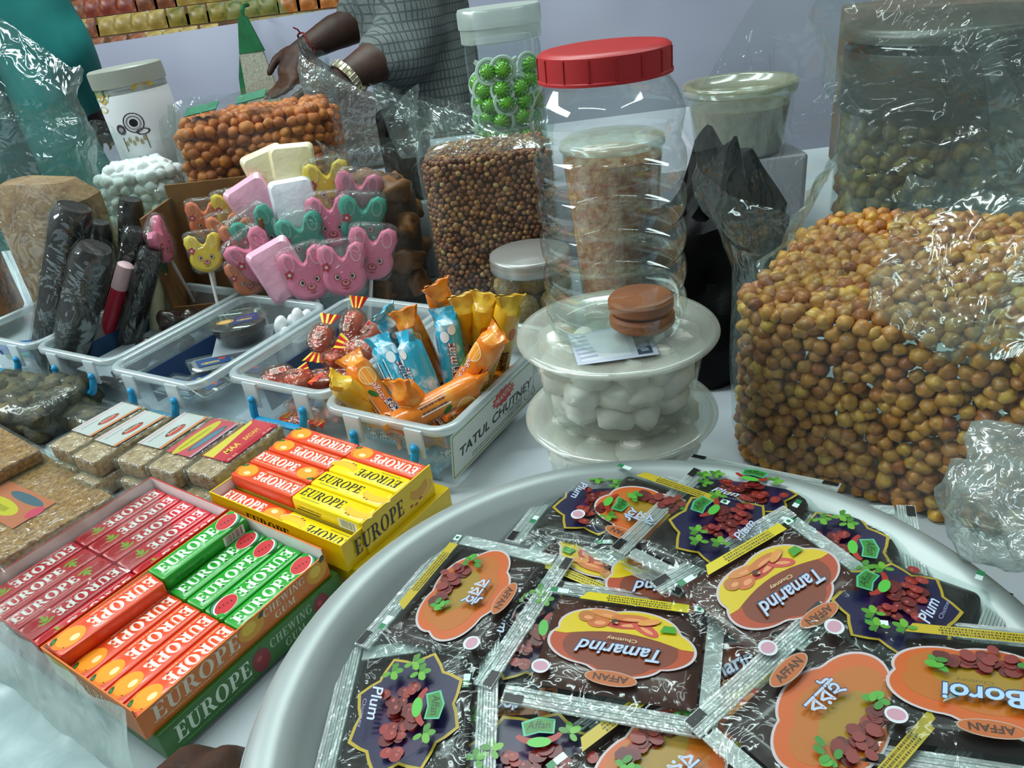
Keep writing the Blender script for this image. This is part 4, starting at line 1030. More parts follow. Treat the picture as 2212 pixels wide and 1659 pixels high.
def carton(label, mx, L, W, z0, z1, col):
    t = thing('gum_carton', label, 'carton', mx=mx)
    MB().rbox(L, W, z0, z1, .001, .0006, M=Matrix.Translation((L / 2, W / 2, 0))).build('carton_body', pm('carton_' + col, col, .4, coat=.15), t)
    return t
def side_print(t, pr, L, z0, face='front', W=.092):
    """print drawn with x along the long side and y up, laid on a tray side"""
    if face == 'front': pr.warp(lambda p: Vector((p.x, -.00012 - p.z, z0 + p.y)))
    else: pr.warp(lambda p: Vector((-.00012 - p.z, W - p.x, z0 + p.y)))
    pr.done('side_print', t)
M_B = T(-.2143, .2757, 0, GYAW); M_A = M_B @ T(0, .0945, 0); M_C = T(-.1215, .3865, 0, GYAW)
M_B0 = M_B @ T(.004, -.003, 0)
L, W = .137, .092
# lower cartons
cg = carton('closed green watermelon gum carton lying under the orange gum tray', M_B0, L, W, .0006, .0215, '2f6b22')
pr = Print(.0)
pr.serif('EUROPE', .034, .012, .052, .0115, 'd5e6cf', lean=.1).bars(.01, .0028, .06, .0042, '5f9a52', 40, 2)
for cx in (.068, .118): pr.e(cx, .010, .0065, .0082, '8a1f2a').e(cx - .001, .012, .002, .002, 'b5484c').p([(cx - .001, .017), (cx + .003, .021), (cx + .0005, .0172)], '2a4a1a')
pr.serif('CHEWING', .093, .0145, .034, .0066, '9fbf96', lean=.1).serif('GUM', .094, .006, .016, .006, '9fbf96', lean=.1)
side_print(cg, pr, L, .0006)
carton('closed red gum carton lying under the strawberry gum tray', M_A @ T(.002, .001, 0), L, W, .0006, .0215, '9a2a2c')
cy = carton('closed yellow banana gum carton lying under the yellow gum tray', M_C @ T(.004, -.006, 0), L * .72, W * 1.44, .0006, .0215, 'd8b800')
# trays
tb = open_tray('orange edged open tray of orange and watermelon gum packs', M_B, L, W, .0218, .0440, 'd9731a', hi=.0392)
pr = Print(.0)
pr.serif('EUROPE', .036, .0125, .058, .0125, 'e8dcc2', lean=.1).bars(.012, .0035, .062, .005, 'e8b070', 44, 2)
pr.e(.0745, .013, .0095, .0082, 'e0a018').e(.073, .0145, .005, .0045, 'f0c83c').e(.083, .017, .0028, .0018, '2f4a14', 30)
pr.serif('CHEWING', .1005, .0152, .033, .0062, 'f0d8b8', lean=.1).serif('GUM', .099, .0068, .016, .0058, 'f0d8b8', lean=.1)
pr.e(.1275, .012, .0085, .0085, 'e0a018').e(.1265, .0135, .0045, .0045, 'f0c83c').e(.1335, .0195, .003, .002, '2f4a14', 60)
pr.warp(lambda p: Vector((p.x, p.y * .86, p.z)))
side_print(tb, pr, L, .0218)
pr = Print(.0)
pr.p([(.004, .002), (.03, .002), (.03, .02), (.004, .02)], 'e8c83c').serif('EUROPE', .056, .012, .04, .009, 'f4ead0', lean=.1).e(.016, .011, .009, .006, 'c8a020')
side_print(tb, pr, W, .0218, 'end', W)
ta = open_tray('red edged open tray packed with strawberry gum', M_A, L, W, .0218, .0440, 'c43528')
pr = Print(.0)
pr.serif('EUROPE', .05, .012, .045, .009, 'f4d8d0', lean=.1).e(.016, .011, .007, .007, 'a81a22').e(.02, .017, .006, .002, '7a9a3a', 20)
side_print(ta, pr, W, .0218, 'end', W)
tc_ = open_tray('yellow open tray heaped with orange and banana gum packs', M_C, .092, .134, .0218, .0440, 'ecc400', hi=None)
# packs in the orange tray: two columns of five, last row raised
ORD = ['first', 'second', 'third', 'fourth', 'fifth']
for r_ in range(5):
    y = .0098 + r_ * .0179; top = r_ == 4
    z = .0250 if not top else .0355
    pack(M_B, 'orange', .0350, y - (.002 if top else 0), z, 180, 'raised orange gum pack lying across the row beside the strawberry tray' if top else ORD[r_] + ' flat orange gum pack counted from the printed long side of the orange edged tray', 'orange gum in the orange edged tray', yaw=-2.5 if top else 0, tilt=(-6 if top else 0))
    g = pack(M_B, 'melon', .1018, y - (.001 if top else 0), z, 180 if r_ == 1 else 0, 'raised green watermelon gum pack with its bar code showing beside the strawberry tray' if top else 'green watermelon gum pack printed upside down to its neighbours' if r_ == 1 else ORD[r_] + ' watermelon gum pack counted from the printed long side of the orange edged tray', 'watermelon gum in the orange edged tray', tilt=(4 if top else 0))
MB().cube(.002, .002, .0229, L - .002, W - .002, .0249).build('lower_layer', ink('c8b09a'), tb, smooth=False)
MB().cube(.002, .002, .0229, L - .002, W - .002, .0249).build('lower_layer', ink('a83030'), ta, smooth=False)
MB().cube(.002, .002, .0229, .09, .132, .0249).cube(.0195, .002, .0249, .09, .132, .0364).build('lower_layer', ink('b09a30'), tc_, smooth=False)
for r_ in range(5):
    y = .0098 + r_ * .0179
    for c in range(2):
        turn = 0 if (c == 0 and r_ in (2, 3)) else 180
        pack(M_A, 'strawberry', .0348 + c * .0672, y, .0250, turn, ORD[r_] + ' strawberry gum pack away from the ' + ('green' if c else 'orange') + ' packs', 'upright strawberry gum' if turn == 0 else 'upside down strawberry gum')
# packs in the yellow tray, long way across
for r_ in range(5):
    x = .0098 + r_ * .0181
    if r_ == 0:
        pack(M_C, 'orange', x, .1, .0250, -90, 'lower orange gum pack in the front gap of the yellow tray', 'low orange gum in the yellow tray')
        pack(M_C, 'banana', x, .0345, .0250, 90, 'lower yellow banana gum pack sunk in the front gap of the yellow tray', 'low banana gum in the yellow tray')
        continue
    pack(M_C, 'orange', x, .1, .0365, -90 if r_ == 2 else 90, 'orange gum pack on top of the yellow tray, printed the other way round' if r_ == 2 else ORD[r_ - 1] + ' orange gum pack in the top column behind the strawberry tray corner', 'orange gum on top of the yellow tray')
    if r_ == 4: pack(M_C, 'orange', x, .0335, .0365, 90, 'orange gum pack on top of the yellow tray beyond the banana packs', 'far orange gum in the yellow tray')
    else: pack(M_C, 'banana', x, .0335, .0365, 90 if r_ == 3 else -90, 'yellow banana gum pack on top of the tray, printed the other way round' if r_ == 3 else 'yellow banana gum pack stacked on top with its bar code side showing' if r_ == 1 else 'yellow banana gum pack stacked on top between two others', 'banana gum on top of the yellow tray')
# raised yellow end panel with the big name
ep = MB(); ep.cube(.0195, -.0012, .0218, .092, -.0002, .0478); ep.build('end_panel', MATS['carton_ecc400'], tc_, smooth=False)
pr = Print(.0)
pr.serif('EUROPE', .0335, .0128, .050, .0125, '1c1608', lean=.12)
for k, c in enumerate(('e0a828', 'f0c040', 'd99a20')):
    o_ = ell(.012, .012, 12, .080 - .002 * k, .018 + .001 * k, 215, 330, False); i_ = ell(.0095, .0065, 12, .080 - .002 * k, .020 + .001 * k, 215, 330, False)
    pr.p(o_ + i_[::-1], c)
pr.e(.066, .007, .0018, .001, 'a82a1a').e(.071, .0055, .0018, .001, 'a82a1a').e(.076, .0075, .0018, .001, 'a82a1a')
pr.warp(lambda p: Vector((p.x, -.00135 - p.z, .0218 + p.y))).done('side_print', tc_)
pr = Print(.0)
pr.serif('EUROPE', .06, .012, .045, .010, '2a2208', lean=.12).e(.028, .011, .012, .006, 'e0a828')
side_print(tc_, pr, .134, .0218, 'end', .134)
# clear wrap over the strawberry tray and the front of the trays
wr = thing('shrink_wrap', 'torn clear shrink wrap stretched over the strawberry tray and hanging at its front', 'wrap', mx=M_A)
wm = film('shrink_wrap_film', .0, .015, .1, bump=.4, bscale=24, patchy=.05, edge=.08, white='f0dede')
sheet_mb([(-.004, .004, .0455), (.10, .004, .0452), (.136, .094, .0450), (-.004, .094, .0450)], 26, 22, .0009, 30, 3, .0002).build('top_film', wm, wr, angle=None)
sheet_mb([(-.004, .094, .045), (-.004, -.09, .045), (-.018, -.094, .003), (-.018, .094, .003)], 40, 12, .0028, 24, 9, .0003).build('front_film', film('front_wrap_film', .12, .04, .15, bump=.4, bscale=24, patchy=.22, edge=.15, white='d8e4e2'), wr, angle=None)
# plastic sheet on the table in front of the trays
ps = sheet_mb([(-.52, .24, .002), (-.235, .20, .002), (-.232, .268, .0022), (-.42, .42, .002)], 50, 34, .0012, 20, 5, .0004)
tag(ps.build('plastic_sheet', film('table_sheet_film', .3, .03, .25, bump=.15, bscale=14, patchy=.25, edge=.08, white='c4d8da'), angle=None), 'clear plastic sheet lying on the cloth in front of the gum trays', 'plastic sheet')

# ------------------------------------------------------------------ nut bars, sesame slabs, bag of pods
m_bar = pm('nut_bar', '9a7a52', .75, 'c2a47c', 170, bump=.9, bscale=230)
m_wrap = film('bar_wrap', .02, .04, .13, bump=.5, bscale=60, patchy=.06, edge=.15, pscale=60)
def nut_bar(kind, label, mx, Lx=.078, Wy=.034, h=.0165, group=None):
    t = thing('nut_bar', label, 'nut bar', mx=mx, group=group)
    MB().rbox(Lx, Wy, .0006, h, .003, .003, n=4).warp(lambda p: p + Vector((fbm(p, 160, 2), fbm(p + Vector((3, 0, 0)), 160, 2), .5 * fbm(p + Vector((0, 3, 0)), 160, 2))) * .0011).build('bar', m_bar, t)
    wr_ = MB().rbox(Lx + .006, Wy + .002, .0, h + .0009, .003, .003, n=4).warp(lambda p: p + Vector((0, 0, fbm(p, 60, 2))) * .0009 if p.z > .005 else p).build('wrapper', m_wrap, t, angle=None)
    pr = Print(h + .0019)
    if kind == 'white':
        pr.r(-.026, -.0155, .034, .0155, 'b2bab6').r(-.026, -.0155, .034, -.012, 'b87a4c').r(-.026, .011, .034, .0125, 'c98a90').e(.004, -.003, .0125, .0048, '5a4a3e').e(.004, -.0045, .0115, .0026, 'b5483a').t('BADAM', .004, -.0015, .016, .003, 'd8c8b0').bars(-.022, .005, .0, .007, '7d8a86', 30, 2).bars(.012, -.009, .03, -.0075, 'a9b2ae', 24, 3)
    elif kind == 'yellow':
        pr.r(-.029, -.0155, .033, .0155, 'b5525a').e(-.0, .0055, .031, .0060, 'b9b43a', 0, 28).e(.002, -.006, .024, .0042, '3c5f5a', -3, 24).e(.002, -.006, .021, .003, '5a7a8a', -3).bars(-.022, .0045, .018, .0066, '6d7a1c', 46, 6).r(-.029, -.0155, .033, -.0125, 'a88a9a')
    elif kind == 'red':
        pr.r(-.031, -.0155, .036, .0155, 'b83a42').p([(-.03, .003), (.03, .011), (.034, .0148), (-.03, .0148)], 'c9bf4a').r(-.031, -.0155, .036, -.0095, 'a8212c').t('MAA', -.012, -.002, .018, .007, 'd8c04a', 0, .25, .02).t('BADAM', .014, -.002, .02, .0055, 'd8c04a', 0, .25).t('BD. BAR', -.022, -.0125, .012, .0026, 'e0b8b0').t('BD. BAR', .024, -.0125, .012, .0026, 'e0b8b0')
    if kind:
        pr.warp(lambda p: Vector((p.x * .86 + .005, p.y * .95, p.z))); pr.done('paper_label', wr_)
    return t
S1 = T(-.412, .588, 0, 56); S2 = T(-.334, .5445, 0, 59)
bars = [('white', S1 @ T(.039, -.022, .0178), 'white labelled nut bar on top of the small stack by the pod bag'), ('white', S1 @ T(.037, -.060, .0178), 'white labelled nut bar with an orange edge on top of the small stack'),
        (None, S1 @ T(.038, -.022, .0008), 'plain nut bar under the white labelled bars by the pod bag'), (None, S1 @ T(.030, -.062, .0008), 'plain nut bar sticking out below the small white labelled stack'),
        ('white', S2 @ T(.041, -.016, .0178), 'white labelled nut bar lying beside the yellow labelled bar'), ('yellow', S2 @ T(.043, -.0525, .0178), 'nut bar with a yellow and green printed label'), ('red', S2 @ T(.050, -.089, .0178), 'nut bar with a red and yellow printed label at the stack edge'),
        (None, S2 @ T(.036, -.017, .0008), 'plain nut bar under the white labelled end of the long stack'), (None, S2 @ T(.036, -.053, .0008), 'plain nut bar under the yellow labelled bar'), (None, S2 @ T(.036, -.089, .0008), 'plain nut bar under the red labelled bar')]
for kd, mx, lb_ in bars: nut_bar(kd, lb_, mx)
tr = thing('plastic_tray', 'thin clear plastic tray edge standing along the red labelled nut bar', 'tray', mx=S2 @ T(.05, -.1085, .0005, -2))
MB().cube(-.055, -.0008, 0, .062, .0008, .0235).build('tray_wall', m_frost, tr, smooth=False)
MB().cube(-.055, -.006, .0, .062, -.0009, .0008).build('tray_flange', m_frost, tr, smooth=False)
m_sesb = pm('sesame_slab', '8a5a26', .8, 'b98a48', 260, bump=.8, bscale=330)
def slab(label, mx, Lx, Wy, h, prt):
    t = thing('sesame_slab', label, 'sesame slab', mx=mx)
    MB().rbox(Lx, Wy, .0004, h, .003, .0022, n=3).warp(lambda p: p + Vector((0, 0, fbm(p, 120, 2))) * .0004).build('slab', m_sesb, t)
    MB().rbox(Lx + .008, Wy + .005, .0, h + .0009, .003, .0024, n=3).build('wrapper', m_wrap, t, angle=None)
    if prt:
        pr = Print(h + .0011)
        pr.r(-.04, -.018, .034, .018, 'a86a4c').e(-.012, -.006, .028, .0085, 'b0ac34', 0, 26).e(.004, .010, .024, .0045, '46606a', 0, 24).e(.03, .002, .006, .008, 'b5485a').bars(-.032, -.009, .004, -.004, '7a7a24', 30, 2)
        pr.done('paper_label', t, rot=(0, 0, R(6)))
slab('brown sesame slab with a yellow printed label lying lowest at the left', T(-.418, .528, .0005, -41), .13, .105, .0125, True)
slab('plain brown sesame slab in clear wrap lying partly over the labelled slab', T(-.497, .600, .0142, -40), .13, .085, .013, False)
slab('brown sesame slab in clear wrap under the plain slab at the left', T(-.512, .608, .0005, -42), .12, .09, .0125, False)
pg = thing('plastic_bag', 'clear bag of brown green dried pods beside the nut bars', 'bag', mx=T(-.497, .705, .0005, -25))
MB().rbox(.155, .085, .0, .04, .03, .016, n=6).warp(lambda p: p + Vector((0, 0, .004 * fbm(p, 30, 2)))).build('bag_film', m_bag, pg, angle=None)
m_pod = pm('dried_pod', '5c5230', .7, '3a3a20', 60, bump=.6, bscale=120, vary=['3c3a1e', '5c5230', '74643a', '4a4426', '6a5a34'])
pods = [lump_mesh('dried_pod', .012, m_pod, 9, (1.3, .9, .7), .5, k) for k in range(4)]
pts = [(Vector((-.06 + i * .0172 + rng.uniform(-.003, .003), -.028 + j * .0145, .011 + kz * .0155 + rng.uniform(-.002, .002))), Vector((0, 0, 1))) for i in range(8) for j in range(5) for kz in range(2)]
scatter('dried_pod', pods, pts, T(-.497, .705, .0005, -25), 'wrinkled brown green dried pod in the flat bag beside the nut bars', 'dried pod', 'dried pods in the flat bag', 300, None, (.8, 1.05), -2, 8)
p2_ = thing('plastic_bag', 'dark flat bag of pods lying between the nut bars and the clip boxes', 'bag', mx=T(-.418, .668, .0005, -32))
MB().rbox(.105, .04, .0, .022, .014, .009, n=5).build('bag_film', m_bag, p2_, angle=None)
MB().rbox(.098, .034, .001, .02, .014, .009, n=6).warp(lambda p: p + Vector((0, 0, .003 * fbm(p, 70, 2)))).build('pod_filling', m_pod, p2_)
# ------------------------------------------------------------------ chutney sachets in the dish
SW, SH = .094, .083
def paste_mat(c1, c2): return pm('paste_' + c1, c1, .4, c2, 35, coat=.2, bump=.2, bscale=60, spec=.3)
def sachet_proto(kind):
    t = thing('chutney_sachet', kind + ' chutney sachet', 'sachet')
    pcol = {'plum': ('0f0a08', '18100c'), 'tamarind': ('2e120a', '481e0e'), 'boroi': ('180d0a', '28140f'), 'boroi_english': ('120b09', '1c110d')}[kind]
    # filling: flat pillow
    rings = []
    for (ins, z) in ((.002, .0012), (.0, .0022), (.0025, .0044), (.007, .0056), (.014, .0060)):
        rings.append([(x, y, z) for x, y in rrect(SW - .020 - 2 * ins, SH - .024 - 2 * ins, .003, 4)])
    MB().loft(rings).warp(lambda p: p + Vector((fbm(p, 70, 2) * .0012, fbm(p + Vector((4, 0, 0)), 70, 2) * .0012, fbm(p, 40, 2) * .0002))).build('paste', paste_mat(*pcol), t)
    # clear film with crimped seal borders
    fm = MB(); nx, ny = 30, 26; vv = []; ff = []
    for j in range(ny + 1):
        for i in range(nx + 1):
            x, y = (i / nx - .5) * SW, (j / ny - .5) * SH
            ix, iy = max(0, abs(x) - (SW / 2 - .015)) / .015, max(0, abs(y) - (SH / 2 - .017)) / .017
            e = min(1, max(ix, iy)); e = e * e * (3 - 2 * e)
            z = .0064 * (1 - e) + .0012 * e + .0005 * fbm((x * 60, y * 60, 1), 1, 2) * (.3 + e)
            if abs(y) > SH / 2 - .010: z += .00028 * (1 if j % 2 else -1)
            vv.append((x + .0006 * fbm((y * 80, x, 0), 1, 1) * e, y, z))
    for j in range(ny):
        for i in range(nx): a = j * (nx + 1) + i; ff.append((a, a + 1, a + nx + 2, a + nx + 1))
    fm.add(vv, ff)
    cf = fm.build('clear_film', film('sachet_film', .008, .02, .1, bump=.4, bscale=45, edge=.1), t, angle=None)
    sm = MB(); zb = .0010
    for s_ in (-1, 1):
        for k in range(7):
            y0 = s_ * (SH / 2 - .0098 + k * .0014); sm.cube(-SW / 2, min(y0, y0 + s_ * .0011), zb - .0002, SW / 2, max(y0, y0 + s_ * .0011), zb + .0008 + .0002 * (k % 2))
    so = sm.build('end_seals', m_seal, cf, smooth=False); so['kind'] = 'stuff'
    fs = MB(); fs.cube(-SW / 2 + .0005, -SH / 2 + .011, zb - .0002, -SW / 2 + .0085, SH / 2 - .011, zb + .0005); fs.build('side_seal', m_seal, cf, smooth=False)
    # eye marks and print
    pr = Print(.0068, .00006)
    if kind == 'plum':
        out_ = []
        for k in range(8):
            a = 22.5 + 45 * k
            out_ += [(.031 * math.cos(R(a - 13)), .0262 * math.sin(R(a - 13))), (.0355 * math.cos(R(a)), .0295 * math.sin(R(a))), (.031 * math.cos(R(a + 13)), .0262 * math.sin(R(a + 13))), (.0285 * math.cos(R(a + 22.5)), .0242 * math.sin(R(a + 22.5)))]
        pr.p(out_, 'a8942a').p([(x * .945, y * .935) for x, y in out_], '16153c').e(.004, .0, .022, .015, '281240').e(.003, -.001, .016, .011, '381444')
        rg = random.Random(3)
        for k in range(34):
            x, y = rg.gauss(.004, .0095), rg.gauss(-.003, .0048)
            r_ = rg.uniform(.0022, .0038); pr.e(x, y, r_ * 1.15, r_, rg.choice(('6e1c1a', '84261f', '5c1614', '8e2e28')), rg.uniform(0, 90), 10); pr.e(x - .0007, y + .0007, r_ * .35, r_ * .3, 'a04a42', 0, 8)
        for (sx, sy, d) in ((-.0245, .002, 1), (-.0175, .006, 1), (.018, .012, -1), (-.0195, -.0085, 1)):
            pr.p([(sx - .0045, sy - .0003), (sx + .0045, sy - .0003), (sx + .0045, sy + .0003), (sx - .0045, sy + .0003)], '5a8a2a')
            for q, (a, ln) in enumerate(((90, .0027), (25, .0029), (155, .0025), (-60, .0023))):
                pr.e(sx + .003 * math.cos(R(a)), sy + .0032 * math.sin(R(a)), ln, ln * .62, ('4a8a24', '62a02e', '3c7a20', '54922a')[q], a, 12)
        pr.p([(-.003, .011), (.004, .0125), (.011, .0115), (.012, .019), (.004, .021), (-.004, .0185)], '4aa884').p([(-.002, .012), (.004, .0133), (.0102, .0124), (.011, .0185), (.004, .02), (-.003, .0177)], '2f7a2a').t('Affan', .004, .0165, .011, .004, '12301a', 0, .2)
        o_ = ell(.0115, .0075, 10, .004, .0135, 200, 340, False); i_ = ell(.0095, .004, 10, .004, .0135, 200, 340, False)
        pr.p(o_ + i_[::-1], '942616').e(.004, .0075, .0055, .0026, '4fae3c')
        pr.t('Plum', -.002, -.0145, .02, .0062, '1a1a3a', 0, .3, .03).t('Plum', -.002, -.0142, .0194, .0058, 'b9c6dd', 0, .3, .01).t('Chutney', .003, -.0202, .016, .0026, '8a8ab0')
    else:
        out_ = []
        for k in range(72):
            a = 2 * math.pi * k / 72
            m_ = .95 + .15 * abs(math.sin(2.5 * a + .4)) ** .8 + .05 * math.cos(2 * a)
            out_.append((.0315 * m_ * math.cos(a), .0212 * m_ * math.sin(a)))
        pr.p([(x * 1.04, y * 1.055) for x, y in out_], 'b8aeb0')
        if kind == 'tamarind':
            pr.p(out_, 'a03c12').p([(x, y) for x, y in out_ if y > -.001] + [(-.0285, -.001), (.0285, -.001)][::-1] if False else [(x * .8, y * .86 + .0025) for x, y in out_], '6e2e10')
            lo_ = [(x, y) for x, y in out_ if y < .002]
            xs0 = min(lo_)[0]; xs1 = max(lo_)[0]
            arc = [(xs1 + (xs0 - xs1) * k / 12, .002 - .0075 * math.sin(math.pi * k / 12)) for k in range(1, 12)]
            lo_s = sorted(lo_, key=lambda p: math.atan2(p[1] - .002, p[0]) % (2 * math.pi))
            pr.p(lo_s + arc, 'c4ac08')
            for (x, y, rx, ry, a, c) in ((-.004, -.0125, .013, .0038, 12, 'a8362c'), (-.011, -.010, .008, .0034, -30, 'b8443a'), (.013, -.011, .006, .0045, 10, 'b5602a'), (.0195, -.0135, .0045, .004, 0, 'a8662e'), (.009, -.0165, .009, .0028, -8, 'c07a3a'), (-.003, -.0158, .010, .0026, 5, 'b86a30'), (-.0125, -.0145, .006, .0022, 20, 'c8883c'), (.0045, -.0118, .0018, .0018, 0, '3a1c0c')):
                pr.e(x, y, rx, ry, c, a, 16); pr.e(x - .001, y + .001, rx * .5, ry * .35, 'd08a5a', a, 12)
            pr.p([(-.0265, -.009), (-.0185, -.0085), (-.02, -.0135), (-.0255, -.0135)], '3a8a1c')
            pr.t('Tamarind', .0, .0072, .0425, .0096, '2a2c44', 0, .3, .045).t('Tamarind', .0, .0077, .0415, .0086, 'a9b8cf', 0, .3, .02).t('Chutney', -.001, .0000, .015, .0028, 'd8cc9a')
        else:
            pr.p(out_, 'b85412').p([(x * .85, y * .8 - .002) for x, y in out_], 'a85e12').e(.0, -.004, .017, .0085, '8f7014', 0, 20)
            rg = random.Random(8)
            for k in range(36):
                x, y = rg.uniform(-.018, .014), rg.gauss(-.0125, .0028)
                r_ = rg.uniform(.0018, .0032); pr.e(x, y, r_ * 1.2, r_, rg.choice(('6e2420', '5f1c1a', '7c2e28', '541816')), rg.uniform(0, 180), 10)
            for k in range(12):
                a = rg.uniform(0, 180); x = rg.choice((-.021, .015)) + rg.uniform(-.004, .004); y = rg.uniform(-.012, -.003); pr.e(x, y, .0026, .0016, rg.choice(('2f7a24', '4a9a2c', '3a8a2a')), a, 10)
            if kind == 'boroi': pr.t('বরই', .0, .0085, .021, .0125, '2a2c44', 0, 0, .05).t('বরই', .0, .0085, .020, .0117, 'a9b8cf', 0, 0, .015)
            else: pr.t('Boroi', .0, .0082, .032, .0105, '2a3a5a', 0, .15, .05).t('Boroi', .0, .0085, .031, .0095, '9fc0dd', 0, .15, .02).t('Chutney', .002, .0012, .014, .0026, '5a4a14')
        pr.e(-.0, .0257, .0125, .0046, 'a88c78').e(-.0, .0257, .0118, .0040, 'a85618').t('AFFAN', -.0, .0257, .0165, .0040, '3a1a08', 0, 0, .03)
        # yellow information strip on the opposite edge
        pr.p([(-.031, -.0305), (.022, -.0305), (.026, -.0245), (-.031, -.0245)], 'b09c1c' if kind != 'tamarind' else 'c8b808')
        for k in range(3): pr.bars(-.022, -.0296 + k * .0017, .012, -.0286 + k * .0017, '4a4410', 30, k + 2)
        pr.r(-.0385, -.0300, -.0335, -.0262, 'c8e4da').e(-.036, -.0281, .0012, .0012, '1f5a3a').e(.034, .0255, .0045, .0045, 'c8ccd2').e(.034, .0255, .0036, .003, 'b88a9a')
    pr.r(.0345 if kind == 'plum' else .0325, -.0298, .0385, -.0265, 'd0e4e0').r(.0385, -.0298, .0425, -.0265, '1f7a48')
    for q in range(len(pr.v)):
        x_, y_, z_ = pr.v[q]
        pr.v[q] = (x_ * .95, y_ * .94, z_)
    em = Print(.0021)
    for (cx, cy) in ((-.0415, .0385), (.0415, .0385), (.0415, -.0385)): em.r(cx - .0045, cy - .0022, cx + .0045, cy + .0022, '0c0c0c')
    eo = em.done('eye_marks', cf); eo['kind'] = 'stuff'
    pr.done('printed_label', cf)
    return t
SP = {}
def sachet(kind, x, y, z, yaw, pitch=0, roll=0, label='', s=1.0):
    M = T(x, y, z, yaw, pitch, roll, s)
    if kind not in SP:
        SP[kind] = sachet_proto(kind); o = SP[kind]; o.matrix_world = M
    else: o = copy_tree(SP[kind], M)
    o['label'] = label; o['group'] = 'chutney sachets in the dish'
# top of the pile
sachet('tamarind', .0352, .2555, .0665, 159.8, 0, 3, 'tamarind chutney sachet lying fully uncovered in the middle of the dish')
sachet('boroi', -.0375, .3045, .0625, -121.9, 0, 4, 'orange labelled sachet leaning on the rim next to the yellow gum tray')
sachet('plum', -.0655, .2375, .0600, -94, 0, 6, 'plum sachet leaning on the rim nearest the hand')
sachet('plum', .0430, .3680, .0590, -118.5, -6, 0, 'plum sachet leaning on the rim just in front of the white sweet tubs')
sachet('boroi', .0690, .3460, .0655, 133, 4, -3, 'orange labelled sachet half covered by the plum sachet in front of the tubs')
sachet('plum', .1030, .3225, .0700, 46.8, 3, 4, 'plum sachet lying over the half covered orange labelled one')
sachet('tamarind', .1170, .2735, .0725, -153.6, 2, -4, 'tilted tamarind sachet with its yellow strip beside a plum sachet')
sachet('plum', .1640, .2520, .0705, 47.7, 5, 0, 'plum sachet leaning on the rim below the pea bag')
sachet('boroi', .1150, .2010, .0720, 33.6, -3, 3, 'orange labelled sachet turned towards the lower right of the pile under the last plum one')
sachet('boroi_english', .1720, .2010, .0765, 158.5, 4, 3, 'orange labelled sachet lying topmost beside the crumpled clear bag')
sachet('plum', .1250, .3570, .0640, -38, -4, -6, 'sachet with a glaring silver end leaning on the rim under the pea bag')
# lower layers showing between them
sachet('plum', .1600, .3020, .0620, -112, 0, 5, 'plum sachet partly under the tilted tamarind one')
sachet('boroi', .0430, .1980, .0585, -148, 0, 0, 'orange labelled sachet below the middle tamarind one with red berries showing')
sachet('plum', -.0120, .2060, .0545, -4, 0, 0, 'plum sachet below the middle tamarind one with its green badge showing')
sachet('tamarind', .0430, .3270, .0570, -40, 0, 2, 'tamarind sachet mostly covered between the two orange labelled ones')
sachet('tamarind', .0700, .2990, .0600, 168, 2, 0, 'tamarind sachet showing only a brown corner with script')
sachet('plum', -.0060, .2800, .0555, -100, 0, 0, 'plum sachet showing only a narrow purple strip')
sachet('boroi', -.0250, .2480, .0500, -108, 0, 0, 'orange labelled sachet showing only its small oval')
sachet('tamarind', .0850, .2350, .0560, 20, 0, 0, 'tamarind sachet buried below the tilted one')
sachet('plum', .1250, .1700, .0560, 80, 0, 0, 'plum sachet buried at the near side of the dish')
for k, (x, y, z, yw) in enumerate(((-.03, .22, .043, 15), (.05, .25, .045, 70), (.12, .22, .046, 120), (.09, .31, .047, -20), (.01, .31, .044, 40), (.05, .16, .045, 10), (.10, .26, .037, 30), (.0, .24, .036, 80), (.05, .32, .036, 150), (.06, .19, .036, 60))):
    sachet(('plum', 'tamarind', 'boroi')[k % 3], x, y, z, yw, 0, 0, 'sachet lying deep in the pile at the bottom of the dish')
# ------------------------------------------------------------------ clip boxes in a row
m_blue = pm('blue_clip_plastic', '1b9ad0', .35)
BW, BD, BH = .127, .186, .060
def clip_box(label, mx):
    t = thing('clip_box', label, 'plastic box', mx=mx)
    def ring(ins, z, r_): return [(x + BW / 2, y + BD / 2, z) for x, y in rrect(BW - 2 * ins, BD - 2 * ins, r_, 5)]
    MB().loft([ring(.016, .0008, .008), ring(.0135, .003, .011), ring(.0085, .046, .013), ring(.0078, .0535, .013)], True, False).build('box_wall', m_frost, t, angle=None)
    MB().loft([ring(.0075, .0530, .013), ring(.0015, .0530, .017), ring(.0, .0545, .018), ring(.0, .0590, .018), ring(.0012, .0603, .017), ring(.0055, .0606, .014), ring(.0068, .0590, .013), ring(.0072, .0535, .013)], False, False).build('box_rim', film('frosted_rim', .42, .08, .2, white='d8e6ea', edge=.3), t, angle=None)
    for x in (.036, .096):
        MB().rbox(.017, .0025, .034, .0585, .003, .001, M=Matrix.Translation((x, -.0012, 0))).build('hinge_tab', film('frosted_tab', .55, .08, .25, white='dce9ee', edge=.2), t)
    h = MB(); y = -.0042
    h.tube([(.036, y + .002, .041), (.036, y, .036), (.0375, y - .002, .028), (.0395, y - .002, .0245), (.0925, y - .002, .0245), (.0945, y - .002, .028), (.096, y, .036), (.096, y + .002, .041)], .0029, 8, flat=1.3)
    h.ball((.036, y + .001, .0425), .0036, 8).ball((.096, y + .001, .0425), .0036, 8)
    h.build('blue_clip', m_blue, t)
    return t
BYAW = -31.5
MX = {0: T(-.6025, .8165, 0, BYAW), 1: T(-.4932, .7494, 0, BYAW), 2: T(-.3859, .6735, 0, BYAW), 3: T(-.2601, .6259, 0, BYAW), 4: T(-.1590, .5460, 0, -32.5)}
clip_box('clip box of wrapped bits beyond the dark rolls', MX[0])
clip_box('clip box with dark wrapped balls and white paper', MX[1])
